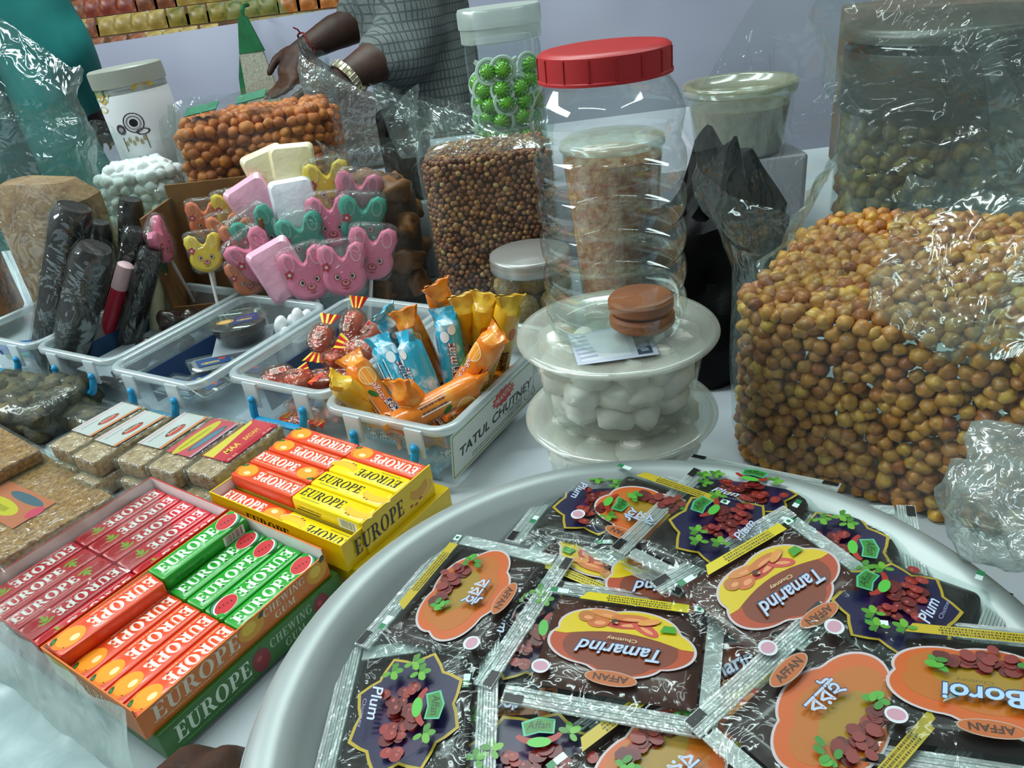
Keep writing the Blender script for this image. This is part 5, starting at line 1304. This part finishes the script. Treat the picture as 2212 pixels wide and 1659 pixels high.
clip_box('clip box holding a dark chutney cup and flat printed sachets', MX[2])
clip_box('clip box of red and yellow twist wrapped candies', MX[3])
b4 = clip_box('clip box heaped with mint and orange candy rolls, a chutney label on its side', MX[4])
# chutney label on the side of the last box
lbm = Matrix(((0, 0, 1, BW - .0085), (1, 0, 0, .012), (0, 1, 0, .0025), (0, 0, 0, 1)))
pl = Print(.0004); LW, LH = .158, .044
pl.r(0, 0, LW, LH, 'dfe3da').r(.002, .002, LW - .002, LH - .002, '8a9a1c').r(.0032, .0032, LW - .0032, LH - .0032, 'e2e6de')
pl.r(LW - .022, .0032, LW - .021, LH - .0032, '8a9a1c')
st = []
for k in range(28):
    a = 2 * math.pi * k / 28; rr_ = 1 if k % 2 == 0 else .78
    st.append((.082 + .0205 * rr_ * math.cos(a), .0345 + .0085 * rr_ * math.sin(a)))
pl.p(st, 'c8281c').t('PRANTO', .082, .0345, .027, .0056, 'f2e8d8', 6, .1)
pl.t('TATUL CHUTNEY', .073, .0205, .122, .0092, '1d2a1e', 0, .12, .03)
for k in range(4): pl.bars(.03 if k > 1 else .09, .0135 - k * .0026, .115, .0148 - k * .0026, '5a5f58', 60, k + 3)
pl.e(.124, .0105, .0048, .0048, '55605a').e(.124, .0105, .0041, .0041, 'e2e6de').p([(.131, .006), (.141, .006), (.136, .0148)], '55605a').p([(.1328, .007), (.1392, .007), (.136, .0128)], 'e2e6de').t('12 05 2023', .1, .0135, .03, .0022, '2a2e2a').t('14 07 75', .098, .0085, .024, .0022, '2a2e2a')
for k in range(4): pl.bars(.138, .025 + k * .0032, .1355 + .018, .0262 + k * .0032, '6a6f68', 20, k)
pl.warp(lambda p: Vector((BW - .0131 + p.y * .118 + p.z + .0004, .012 + p.x, .0045 + p.y))).done('paper_label', b4)
# dark blue liners printed on some of the walls
for k, (c, w_) in {2: ('24406a', .10), 3: ('1f3a66', .12), 1: ('2a4a6e', .10)}.items():
    o = [x for x in bpy.data.objects if x.get('category') == 'plastic box'][k]
    MB().add([(.0175, .03, .008), (.0175, .03 + w_, .008), (.0125, .03 + w_, .04), (.0125, .03, .04), (.0165, .03, .008), (.0165, .03 + w_, .008), (.0115, .03 + w_, .04), (.0115, .03, .04)], [(0, 1, 2, 3), (7, 6, 5, 4), (0, 3, 7, 4), (1, 5, 6, 2), (3, 2, 6, 7), (0, 4, 5, 1)]).build('blue_label', ink(c), o, smooth=False)

# ------------------------------------------------------------------ candy rolls
def roll_proto(kind):
    t = thing('candy_roll', kind + ' candy roll', 'candy roll')
    Lr, rr_ = .074, .0112
    c1, c2 = {'mint': ('2aa6c9', 'd8eef4'), 'orange': ('e8801c', 'f6b04a'), 'caramel': ('d9a81c', 'f0cf4a')}[kind]
    m = pm('roll_' + kind, c1, .25, c2, 45 if kind != 'mint' else 70, coat=.4, p0=.52, p1=.68, bump=.25, bscale=70)
    rings = []
    for (z, r_, fl) in ((-.008, .0115, .12), (-.004, .0105, .2), (.0, .0092, .75), (.003, .0108, 1), (.012, rr_, 1), (Lr - .014, rr_, 1), (Lr - .003, .0108, 1), (Lr, .0092, .75), (Lr + .005, .0108, .22), (Lr + .010, .0125, .10)):
        rings.append([(r_ * math.cos(a * math.pi / 10) * (1 + .12 * (1 - fl)), r_ * fl * math.sin(a * math.pi / 10) + (.0012 * math.sin(a * 2) if fl < .3 else 0), z) for a in range(20)])
    rw = MB().loft(rings).build('wrapper', m, t)
    pr = Print(.0)
    if kind == 'mint':
        pr.t('mint', .046, .0, .020, .0082, '7a2030', 0, .2, .05).t('mint', .046, .0, .0195, .0074, 'f2f2f2', 0, .2, .01).t('mentos', .018, .0, .034, .0105, 'e8f4fa', 0, 0, .09).t('mentos', .018, .0, .033, .0096, '14265c', 0, 0, .03)
        pr.e(.061, .004, .005, .004, 'eaf6fa').e(.066, -.003, .004, .0035, 'eaf6fa').r(.036, .0105, .062, .0185, 'eef2f2').bars(.038, .0115, .060, .0175, '1f2a3a', 22, 5)
    elif kind == 'orange':
        pr.e(.058, .001, .0082, .0078, 'f5d9a0').e(.058, .001, .0072, .0068, 'f09a2a')
        for a in range(6): pr.p([(.058, .001), (.058 + .0066 * math.cos(R(60 * a + 10)), .001 + .0062 * math.sin(R(60 * a + 10))), (.058 + .0066 * math.cos(R(60 * a + 50)), .001 + .0062 * math.sin(R(60 * a + 50)))], 'e8781c')
        pr.e(.043, .006, .0048, .0022, '2a6a1c', 30).t('orange', .040, .0, .022, .006, 'a8321c', 0, .15, .05).t('orange', .040, .0, .0215, .0054, 'f6e8dc', 0, .15).t('mentos', .018, .0, .030, .0100, 'f4ead8', 0, 0, .09).t('mentos', .018, .0, .029, .0092, '14265c', 0, 0, .03)
        pr.r(.022, .0105, .048, .0185, 'eef0ee').bars(.024, .0115, .046, .0175, '1f2a3a', 22, 6).r(.01, -.0185, .05, -.0125, '14265c').t('mentos', .03, -.0155, .03, .004, 'f2f2f2')
    else:
        pr.p([(.03, -.01), (.05, -.004), (.055, .01), (.03, .006)], '8a3a14').e(.05, -.004, .006, .004, 'c8641c').r(.012, .0105, .03, .0175, 'dfe6ea').bars(.014, .0115, .028, .0165, '3a4a5a', 14, 6).t('mentos', .018, .0, .026, .008, '6a2a10', 0, 0, .03)
    # wrap the print round the roll
    pr.warp(lambda p: Vector((-(rr_ + .00015 + p.z) * math.sin(p.y / rr_), -(rr_ + .00015 + p.z) * math.cos(p.y / rr_), p.x))).done('printed_label', rw)['kind'] = 'stuff'
    return t
RP = {}
def roll(kind, a, b, spin, label, group):
    a, b = Vector(a), Vector(b); z = (b - a).normalized(); v = CAM - b
    y = -(v - z * v.dot(z)).normalized(); x = y.cross(z)
    M = Matrix((x, y, z)).transposed().to_4x4(); M = Matrix.Translation(b - z * .076) @ M @ Matrix.Rotation(R(spin), 4, 'Z')
    if kind not in RP: RP[kind] = roll_proto(kind); o = RP[kind]; o.matrix_world = M
    else: o = copy_tree(RP[kind], M)
    o['label'] = label; o['group'] = group
RL = [('mint', (-.084, .560, .03), (-.106, .593, .086), 35, 'pale blue mint roll leaning left with its crimped end fanned out'), ('mint', (-.066, .563, .03), (-.082, .582, .092), -60, 'blue mint roll with its bar code turned to the front'), ('mint', (-.047, .580, .03), (-.048, .594, .103), 0, 'blue mint roll standing upright in the middle of the heap'),
      ('orange', (-.070, .622, .035), (-.083, .607, .102), -10, 'orange roll with a big fruit slice behind the mint rolls'), ('mint', (-.092, .650, .04), (-.102, .622, .098), 20, 'pale blue mint roll at the far left of the heap'), ('orange', (-.050, .645, .06), (-.053, .610, .122), 15, 'orange roll sticking up highest out of the box'),
      ('orange', (-.103, .562, .03), (-.131, .588, .075), 20, 'orange roll with a green leaf lying at the left of the heap'), ('orange', (-.066, .540, .03), (-.086, .524, .080), -55, 'short looking orange roll pointing at the front rim'), ('orange', (-.046, .560, .045), (-.008, .545, .102), -40, 'orange roll leaning right with its bar code showing'),
      ('orange', (-.080, .522, .053), (-.026, .541, .066), 75, 'orange roll lying flat across the front of the heap'), ('caramel', (-.034, .622, .06), (-.032, .598, .113), 10, 'yellow caramel roll between the upright mint roll and the box back'), ('caramel', (-.022, .612, .045), (-.014, .594, .113), -20, 'yellow caramel roll standing beside the leaning orange roll'),
      ('caramel', (-.012, .602, .045), (.006, .582, .113), 25, 'yellow and brown caramel roll in the corner by the white sweet tub'), ('caramel', (-.118, .575, .03), (-.142, .562, .070), 60, 'bright yellow roll poking over the left rim'), ('caramel', (-.038, .572, .03), (-.012, .572, .085), -70, 'yellow caramel roll half under the leaning orange one'),
      ('mint', (-.120, .575, .014), (-.060, .535, .014), 20, 'mint roll lying at the bottom of the box behind the clip'), ('orange', (-.105, .600, .014), (-.042, .560, .014), 40, 'orange roll lying at the bottom of the box'), ('orange', (-.07, .625, .014), (-.01, .588, .014), 0, 'orange roll lying at the bottom of the box near the back'),
      ('orange', (-.100, .552, .030), (-.066, .520, .034), 60, 'orange roll seen through the front wall of the box'), ('mint', (-.058, .53, .013), (-.02, .575, .015), 0, 'mint roll seen low through the side wall of the box'), ('orange', (-.045, .55, .036), (-.005, .60, .038), 90, 'orange roll seen through the wall above the chutney label')]
for kd, a, b, sp, lb_ in RL: roll(kd, a, b, sp, lb_, 'candy rolls in the clip box')

# ------------------------------------------------------------------ twist wrapped candies
def candy_proto():
    t = thing('wrapped_candy', 'twist wrapped candy', 'candy')
    MB().ball((0, 0, 0), .0115, 12, sc=(1.25, .8, .7), jit=.15).build('candy', pm('red_candy', 'b5483a', .35, 'd07a4a', 60, coat=.4), t)
    cw = MB().ball((0, 0, 0), .0135, 16, sc=(1.35, .95, .8), jit=.25).build('clear_wrap', film('candy_wrap', .05, .06, .1, tint='f6d8cc', white='f0c8b8', bump=.7, bscale=70, edge=.25), t, angle=None)
    red, yel = ink('c81f1c'), ink('e8c81c')
    for s_ in (-1, 1):
        e = MB(); n = 6
        for k in range(n):
            y0, y1 = -.011 + .022 * k / n, -.011 + .022 * (k + 1) / n; z0, z1 = .002 * (k % 2), .002 * ((k + 1) % 2)
            x0, x1 = s_ * .0165, s_ * .0275
            e.add([(x0, y0 * .45, 0), (x1, y0, z0), (x1, y1, z1), (x0, y1 * .45, 0)], [(0, 1, 2, 3)], k % 2)
            e.add([(x0, y0 * .45, -.0005), (x1, y0, z0 - .0005), (x1, y1, z1 - .0005), (x0, y1 * .45, -.0005)], [(3, 2, 1, 0)], k % 2)
        e.build('twist_end', [red, yel], t, smooth=False)
    Print(.0098).r(-.007, -.0035, .007, .0035, 'd8d2c8').bars(-.006, -.003, .0, .003, '3a2a2a', 8, 2).r(.001, -.003, .006, .003, 'b8281c').done('paper_print', cw)
    return t
cp = candy_proto(); first = True
for k, (x, y, z, yw, pt, rl) in enumerate(((-.213, .640, .043, 20, 0, 20), (-.192, .622, .047, -30, -10, 0), (-.176, .679, .060, 70, -30, 10), (-.141, .668, .074, 60, -55, 0), (-.160, .645, .052, 100, 20, 15), (-.173, .630, .040, 10, 0, -20), (-.131, .640, .060, -20, 15, 30), (-.124, .663, .066, 40, -30, 0), (-.146, .618, .045, 150, 10, 0), (-.155, .690, .045, 30, 0, 0), (-.13, .69, .045, 80, 0, 0),
        (-.185, .60, .018, 0, 0, 0), (-.20, .635, .017, 80, 0, 0), (-.16, .605, .020, 50, 0, 0), (-.15, .64, .018, 20, 0, 0), (-.14, .60, .022, -60, 0, 0), (-.17, .66, .018, 120, 0, 0))):
    if first: o = cp; o.matrix_world = T(x, y, z, yw, pt, rl); first = False
    else: o = copy_tree(cp, T(x, y, z, yw, pt, rl))
    o['group'] = 'twist candies'
    o['label'] = 'twist wrapped candy lying loose on the bottom at the front of its clip box' if k > 10 else 'twist wrapped candy standing on end with its striped tail up' if k == 3 else 'twist wrapped candy with red and yellow striped ends in its clip box'

# ------------------------------------------------------------------ contents of the other clip boxes
m_dark = pm('dark_tamarind', '1e1512', .3, '2e1f18', 50, coat=.5, bump=.5, bscale=90)
ball_me = [lump_mesh('tamarind_ball', .0145, m_dark, 11, (1, .95, .85), .35, k) for k in range(3)]
for k, (x, y, z) in enumerate(((-.374, .769, .034), (-.364, .795, .052), (-.345, .803, .045), (-.388, .778, .028), (-.352, .776, .030), (-.372, .815, .035), (-.335, .822, .03), (-.395, .752, .02), (-.402, .735, .016))):
    o = link('tamarind_ball', ball_me[k % 3]); o.matrix_world = T(x, y, z, k * 70, k * 40)
    tag(o, 'shiny dark tamarind ball heaped at the back of the clip box with white paper', 'sweet', 'tamarind balls in the clip box')
pp = MB().cube(.0, .0, .0, .070, .13, .0008, 0, MX[1] @ T(.026, .022, .026, 0, 4)); tag(pp.build('paper_sheet', ink('b9c4cc', .6), smooth=False), 'plain white paper sheet lining the clip box of dark balls', 'paper')
st_ = MB().rbox(.07, .012, .003, .01, .004, .002, M=MX[1] @ T(.058, .020, .014)); tag(st_.build('tamarind_stick', m_dark), 'short dark tamarind stick lying at the front of the clip box', 'sweet')
cu = thing('chutney_cup', 'small round clear cup of dark chutney with a blue printed cover', 'cup', mx=T(-.274, .747, .040, 10))
MB().lathe([(0, 0), (.021, 0), (.024, .002), (.0285, .022), (.0295, .0225)], 32).build('cup_wall', m_clear2, cup if False else cu, angle=None)
MB().lathe([(0, .001), (.0205, .001), (.0268, .0145), (0, .0155)], 32).build('chutney', m_dark, cu)
MB().lathe([(0, .0235), (.030, .0235), (.0308, .023), (.030, .0222), (0, .0225)], 32).build('cover', m_clear2, cu, angle=None)
pc = Print(.0238); pc.p([(-.006, -.016), (.022, -.012), (.020, .008), (-.002, .006)], '2a3a6a').bars(.0, -.008, .016, -.004, 'c8b03c', 12, 2).e(-.012, -.004, .009, .006, 'a8824c').e(-.012, -.004, .006, .004, 'c8a86a').t('CHUTNEY', .009, .001, .018, .003, 'b5683a').done('cover_print', cu)
MB().cube(-.03, -.03, -.028, .03, .03, -.001).build('paper_support', ink('8f98a0', .7), cu, smooth=False)
for k, (x, y, z, yw) in enumerate(((.042, .045, .020, 8), (.075, .05, .027, -12), (.06, .075, .034, 60), (.085, .09, .022, 20))):
    t = thing('flat_sachet', 'flat clear sachet with a blue printed label in the clip box with the cup', 'sachet', mx=MX[2] @ T(x, y, z, yw, 6, 4), group='flat sachets by the cup')
    MB().rbox(.05, .036, 0, .004, .004, .0018).build('sachet_film', m_clear2, t, angle=None)
    MB().rbox(.04, .027, .0006, .0034, .004, .0012).build('dark_filling', m_dark if k % 2 else pm('grey_filling', '7a7d80', .5), t)
    Print(.0042).r(-.016, -.008, .016, .008, '24457a').bars(-.012, -.004, .006, .0, 'c8b03c', 14, k).e(.009, .003, .004, .003, 'b5482c').done('printed_label', t)
for k, (x, y, z) in enumerate(((-.231, .742, .052), (-.211, .741, .058), (-.220, .752, .048), (-.206, .755, .05), (-.225, .728, .044))):
    o = MB().ball((0, 0, 0), .0085, 12, sc=(.8, .8, 1.35)).build('sugared_almond', pm('white_almond', 'e8eeee', .2, coat=.6), angle=None); o.matrix_world = T(x, y, z, k * 60, 20 - 12 * k)
    tag(o, 'smooth white egg shaped sweet at the back of the box with the chutney cup', 'sweet', 'white egg sweets')
MB_ = MB().rbox(.04, .032, 0, .037, .006, .003, M=MX[2] @ T(.108, .145, .0035)); tag(MB_.build('white_carton', ink('c9d0d4', .6)), 'small white carton under the white egg sweets', 'carton')
for k, (c, x, y, z, yw) in enumerate((('2f8a4a', .03, .04, .012, 20), ('b5283c', .06, .06, .02, -30), ('2a6ab0', .05, .03, .03, 50), ('e0e4e0', .08, .05, .03, 10), ('2f8a4a', .07, .09, .035, -15), ('c8485a', .035, .09, .038, 40), ('d8c83c', .06, .12, .03, 0), ('3a7ac0', .085, .11, .04, 70))):
    o = MB().rbox(.048, .02, 0, .010, .006, .004, n=4).build('wrapped_sweet', pm('foil_' + c, c, .25, coat=.4, bump=.5, bscale=120)); o.matrix_world = MX[0] @ T(x, y, z, yw, 8)
    tag(o, {'2f8a4a': 'green', 'b5283c': 'red', '2a6ab0': 'blue', 'e0e4e0': 'white', 'c8485a': 'pink', 'd8c83c': 'yellow', '3a7ac0': 'sky blue'}[c] + ' foil wrapped sweet in the clip box beyond the rolls', 'sweet', 'foil sweets beyond the rolls')

# ------------------------------------------------------------------ dark fruit rolls in cellophane
m_roll = pm('dark_fruit_leather', '0d0908', .45, '1a1210', 40, coat=.15, bump=.5, bscale=50, dist=1)
m_cello = film('cellophane', .0, .07, .07, bump=1.0, bscale=16, edge=.22, patchy=.05, pscale=22, dist=2.5)
for k, (a, b, r_, lab) in enumerate((((-.526, .812, .006), (-.430, .818, .182), .0200, 'thick dark fruit roll in shiny cellophane, tallest of the leaning rolls'), ((-.492, .782, .006), (-.400, .770, .150), .0190, 'thick dark fruit roll in shiny cellophane leaning in front of the others'),
        ((-.462, .842, .008), (-.388, .850, .142), .0140, 'dark fruit roll leaning against the cardboard box of lollipops'), ((-.490, .866, .008), (-.438, .872, .150), .0140, 'dark fruit roll standing behind the two thick ones'), ((-.452, .880, .008), (-.400, .884, .168), .0140, 'dark fruit roll reaching up to the sugar ball bag'), ((-.436, .814, .008), (-.368, .822, .126), .0125, 'thinner dark fruit roll next to the box of lollipops'))):
    a, b = Vector(a), Vector(b); d = (b - a); Lr = d.length; q = d.to_track_quat('Z', 'Y').to_matrix().to_4x4(); q.translation = a
    t = thing('fruit_roll', lab, 'fruit roll', mx=q)
    n = 14; rings = []
    for i in range(n + 1):
        z = Lr * i / n; f = r_ * (.8 if i in (0, n) else 1)
        rings.append([(f * (1 + .10 * noise.noise(Vector((math.cos(j * .314), math.sin(j * .314), z * 30 + k)))) * math.cos(j * math.pi / 10), f * (1 + .10 * noise.noise(Vector((math.cos(j * .314), math.sin(j * .314), z * 30 + k + 5)))) * math.sin(j * math.pi / 10), z) for j in range(20)])
    MB().loft(rings).build('roll', m_roll, t)
    rings = [[(p[0] * 1.1 + .001 * noise.noise(Vector(p) * 60), p[1] * 1.1, p[2] * 1.02) for p in r__] for r__ in rings]
    MB().loft(rings, False, False).build('cellophane', m_cello, t, angle=None)
for k, (a, b, c1, c2, lab) in enumerate((((-.440, .818, .052), (-.402, .822, .112), 'e8c4c8', 'b82a3e', 'pink and white striped paper tube among the dark rolls'), ((-.396, .848, .052), (-.372, .850, .118), '1f5a3c', 'e0e0b8', 'green and cream paper tube beside the lollipop box'))):
    a, b = Vector(a), Vector(b); d = b - a; q = d.to_track_quat('Z', 'Y').to_matrix().to_4x4(); q.translation = a
    t = thing('paper_tube', lab, 'paper tube', mx=q)
    MB().lathe([(0, -.04), (.008, -.04), (.0085, 0), (.0085, d.length * .6), (0, d.length * .6)], 16).build('lower_tube', ink(c2), t)
    MB().lathe([(.0087, d.length * .6), (.0087, d.length), (.006, d.length + .002), (0, d.length + .002)], 16).build('upper_tube', ink(c1), t)

# ------------------------------------------------------------------ lollipops
m_lwrap = film('lolly_wrap', .02, .035, .1, bump=.6, bscale=50, edge=.14, patchy=.06, pscale=60, white='f2f2f2')
def bunny_outline(s_=1.0):
    pts = []
    for k in range(40):
        a = R(-90 + 9 * k); x, y = .0215 * math.cos(a), -.004 + .0185 * math.sin(a)
        if 62 < (-90 + 9 * k) % 360 < 118: continue
        pts.append((x, y, (-90 + 9 * k) % 360))
    out_ = []; done = False
    for x, y, an in pts:
        if not done and 30 < an <= 62:
            out_ += [(.0205, .008), (.0245, .019), (.0225, .0275), (.0155, .0305), (.008, .027), (.004, .0185), (0, .0155), (-.004, .0185), (-.008, .027), (-.0155, .0305), (-.0225, .0275), (-.0245, .019), (-.0205, .008)]; done = True
        if 30 < an < 150: continue
        out_.append((x, y))
    return [(x * s_, y * s_) for x, y in out_]
def lolly_proto(col, dark, word):
    t = thing('lollipop', word + ' lollipop', 'lollipop')
    ol = bunny_outline()
    mb = MB(); rings = []
    for (s_, z) in ((.86, -.0055), (1, -.003), (1, .003), (.93, .005), (.8, .006)): rings.append([(x * s_, y * s_, z) for x, y in ol])
    mb.loft(rings, True, False); mb.poly([(x * .8, y * .8) for x, y in ol], .006)
    hd_ = mb.build('candy_head', pm('lolly_' + col, col, .35, coat=.3, sss=.1), t)
    pr = Print(.0064)
    for s_ in (-1, 1):
        o_ = ell(.0052, .0082, 16, s_ * .0135, .0195); i_ = ell(.0042, .0070, 16, s_ * .0135, .0195)
        pr.p([(x, y) for x, y in o_], dark[1]).p(i_, col)
        pr.e(s_ * .0075, -.002, .0032, .0036, dark[0]).e(s_ * .0075, -.002, .0024, .0028, 'f2dcd8').e(s_ * .0072, -.002, .0016, .002, '2a1414')
    pr.e(0, -.0085, .0048, .0036, dark[0]).e(0, -.0082, .0036, .0026, 'e88a90').e(0, -.0075, .0014, .001, '5a1420').p([(-.0045, -.0135), (.0045, -.0135), (0, -.0152)], dark[0])
    for a in range(5): pr.e(-.0165 + .003 * math.cos(R(72 * a)), .009 + .003 * math.sin(R(72 * a)), .0019, .0019, 'c81f3c', 0, 8)
    pr.e(-.0165, .009, .0016, .0016, 'f6e8e0', 0, 8).done('face_print', hd_)
    n = 18; vv = []
    m2 = MB(); rings = []
    for (w, h, z) in ((.046, .056, -.0068), (.049, .060, 0), (.046, .056, .0070), (.040, .050, .0080)): rings.append([(x * (1 - .25 * max(0, -y / .03) ** 2) + .0015 * noise.noise(Vector((x * 90, y * 90, z * 100))), y + .006 + .0012 * noise.noise(Vector((y * 90, x * 90, z))), z + .0006 * noise.noise(Vector((x * 120, y * 120, 2)))) for x, y in rrect(w, h, .009, 6)])
    m2.loft(rings).build('clear_wrap', m_lwrap, t, angle=None)
    MB().tube([(0, -.018, 0), (0, -.10, 0)], .0021, 8).build('stick', pm('lolly_stick', 'e8e8e4', .4), t)
    return t
def back_proto(col, word):
    t = thing('lollipop', word + ' lollipop', 'lollipop')
    m2 = MB(); rings = []
    for (w, h, z) in ((.040, .052, -.006), (.046, .060, 0), (.040, .052, .0066), (.026, .036, .0085)): rings.append([(x + .0012 * noise.noise(Vector((x * 70, y * 70, z * 90))), y + .004, z + .0012 * noise.noise(Vector((x * 80, y * 80, 2)))) for x, y in rrect(w, h, .006, 6)])
    m2.loft(rings).build('opaque_wrap', pm('wrap_' + col, col, .3, coat=.4, bump=.4, bscale=60), t)
    MB().tube([(0, -.02, 0), (0, -.095, 0)], .0021, 8).build('stick', pm('lolly_stick', 'e8e8e4', .4), t)
    return t
LP = {'pink': lambda: lolly_proto('f07aa0', ('b81f44', 'f8b8cc'), 'pink bunny'), 'teal': lambda: lolly_proto('2a9c88', ('0f5a4c', '7ac8ba'), 'teal bunny'), 'yellow': lambda: lolly_proto('f0c824', ('a86a10', 'f8e49a'), 'yellow bear'), 'orange': lambda: lolly_proto('e87a4a', ('8a2a14', 'f2b090'), 'orange bunny'),
      'pinkback': lambda: back_proto('f2b4cc', 'pale pink'), 'creamback': lambda: back_proto('efe6bc', 'cream'), 'white': lambda: back_proto('e2e6ee', 'white')}
LPO = {}
def lolly(kind, x, y, z, lean, tip, label, group, turn=0, sc=1.0):
    v = Vector((0 - x, 0 - y, .36 - z)); yaw = math.degrees(math.atan2(v.x, -v.y))
    M = Matrix.Translation((x, y, z)) @ Matrix.Rotation(R(yaw + turn), 4, 'Z') @ Matrix.Rotation(R(90 - tip), 4, 'X') @ Matrix.Rotation(R(lean), 4, 'Z') @ Matrix.Scale(sc, 4)
    if kind not in LPO: LPO[kind] = LP[kind](); o = LPO[kind]; o.matrix_world = M
    else: o = copy_tree(LPO[kind], M)
    o['label'] = label; o['group'] = group
G = 'lollipop bunch'
for a in (('pink', -.204, .797, .080, 6, 10, 'pink bunny lollipop in the front row next to the pale pink back'), ('pink', -.165, .797, .080, -4, 10, 'pink bunny lollipop in the middle of the front row'), ('pink', -.135, .815, .088, -14, 5, 'pink bunny lollipop turned sideways at the right of the bunch'), ('pinkback', -.232, .803, .086, 18, 8, 'pale pink lollipop back tilted in the front row'), ('pink', -.258, .822, .098, 28, 0, 'pink bunny lollipop leaning out at the left of the bunch'),
          ('teal', -.253, .842, .116, 24, 5, 'teal bunny lollipop leaning left above the pink ones'), ('teal', -.207, .830, .108, 6, 5, 'teal bunny lollipop above the front row'), ('teal', -.143, .845, .116, -12, 0, 'teal bunny lollipop at the right of the bunch'), ('pink', -.177, .847, .120, -4, 8, 'pink bunny lollipop in the middle of the bunch'), ('pink', -.147, .868, .137, -16, 0, 'pink bunny lollipop leaning right behind the teal one'),
          ('pinkback', -.258, .872, .140, 22, 5, 'pale pink lollipop back at the upper left of the bunch'), ('yellow', -.177, .880, .150, 0, 5, 'yellow bear lollipop at the top of the bunch'), ('creamback', -.240, .895, .166, 14, 0, 'cream lollipop back leaning left at the very top'), ('creamback', -.214, .890, .168, -4, 5, 'cream lollipop back upright at the very top'), ('white', -.215, .862, .136, 0, 12, 'white lollipop back in the middle of the bunch')):
    lolly(*a[:7], G, 0, 1.08)
holder = thing('lolly_holder', 'short clear holder cup under the bunch of bunny lollipops', 'holder', loc=(-.195, .855, .0005))
MB().lathe([(0, .0), (.04, .0), (.043, .003), (.052, .075), (.053, .076), (.0515, .076), (.041, .004), (0, .002)], 36).build('cup_wall', m_frost, holder, angle=None)
MB().lathe([(0, .004), (.038, .004), (.046, .05), (0, .054)], 24).build('foam_filling', ink('9a9aa0', .8), holder)
# cardboard box with more lollipops
m_card = pm('brown_cardboard', '7d5a32', .85, '6b4b28', 30, bump=.1)
cb = thing('cardboard_box', 'open brown cardboard box holding yellow and orange lollipops', 'box', mx=T(-.378, .838, .0005, -3))
for (x0, y0, x1, y1, z1) in ((0, 0, .003, .085, .155), (0, .082, .13, .085, .17), (.127, 0, .13, .085, .14), (.003, 0, .127, .003, .05)):
    MB().cube(x0, y0, 0, x1, y1, z1).build('box_panel', m_card, cb, smooth=False)
MB().cube(.003, .003, 0, .127, .082, .003).build('box_floor', m_card, cb, smooth=False)
G2 = 'lollipops in the cardboard box'
for a in (('pinkback', -.366, .846, .123, 22, 0, 'deep pink lollipop edge at the left end of the cardboard box'), ('yellow', -.318, .832, .120, -4, 15, 'yellow lollipop with a face in front in the cardboard box'), ('orange', -.276, .838, .128, 10, 5, 'orange lollipop standing beside the yellow one in the box'), ('orange', -.279, .828, .088, 8, 10, 'orange lollipop low at the front right of the cardboard box'), ('yellow', -.29, .875, .152, 0, 0, 'yellow lollipop at the back of the cardboard box'), ('orange', -.322, .872, .146, -8, 0, 'orange lollipop at the back left of the cardboard box'), ('yellow', -.266, .878, .150, 8, 0, 'yellow lollipop at the back right of the cardboard box'), ('orange', -.297, .858, .132, 0, 0, 'orange lollipop in the middle of the cardboard box')):
    if a[0] == 'pinkback': lolly('pink', *a[1:7], G2, 68, .9)
    else: lolly(*a[:3], a[3] - .012, *a[4:7], G2, 0, .8)
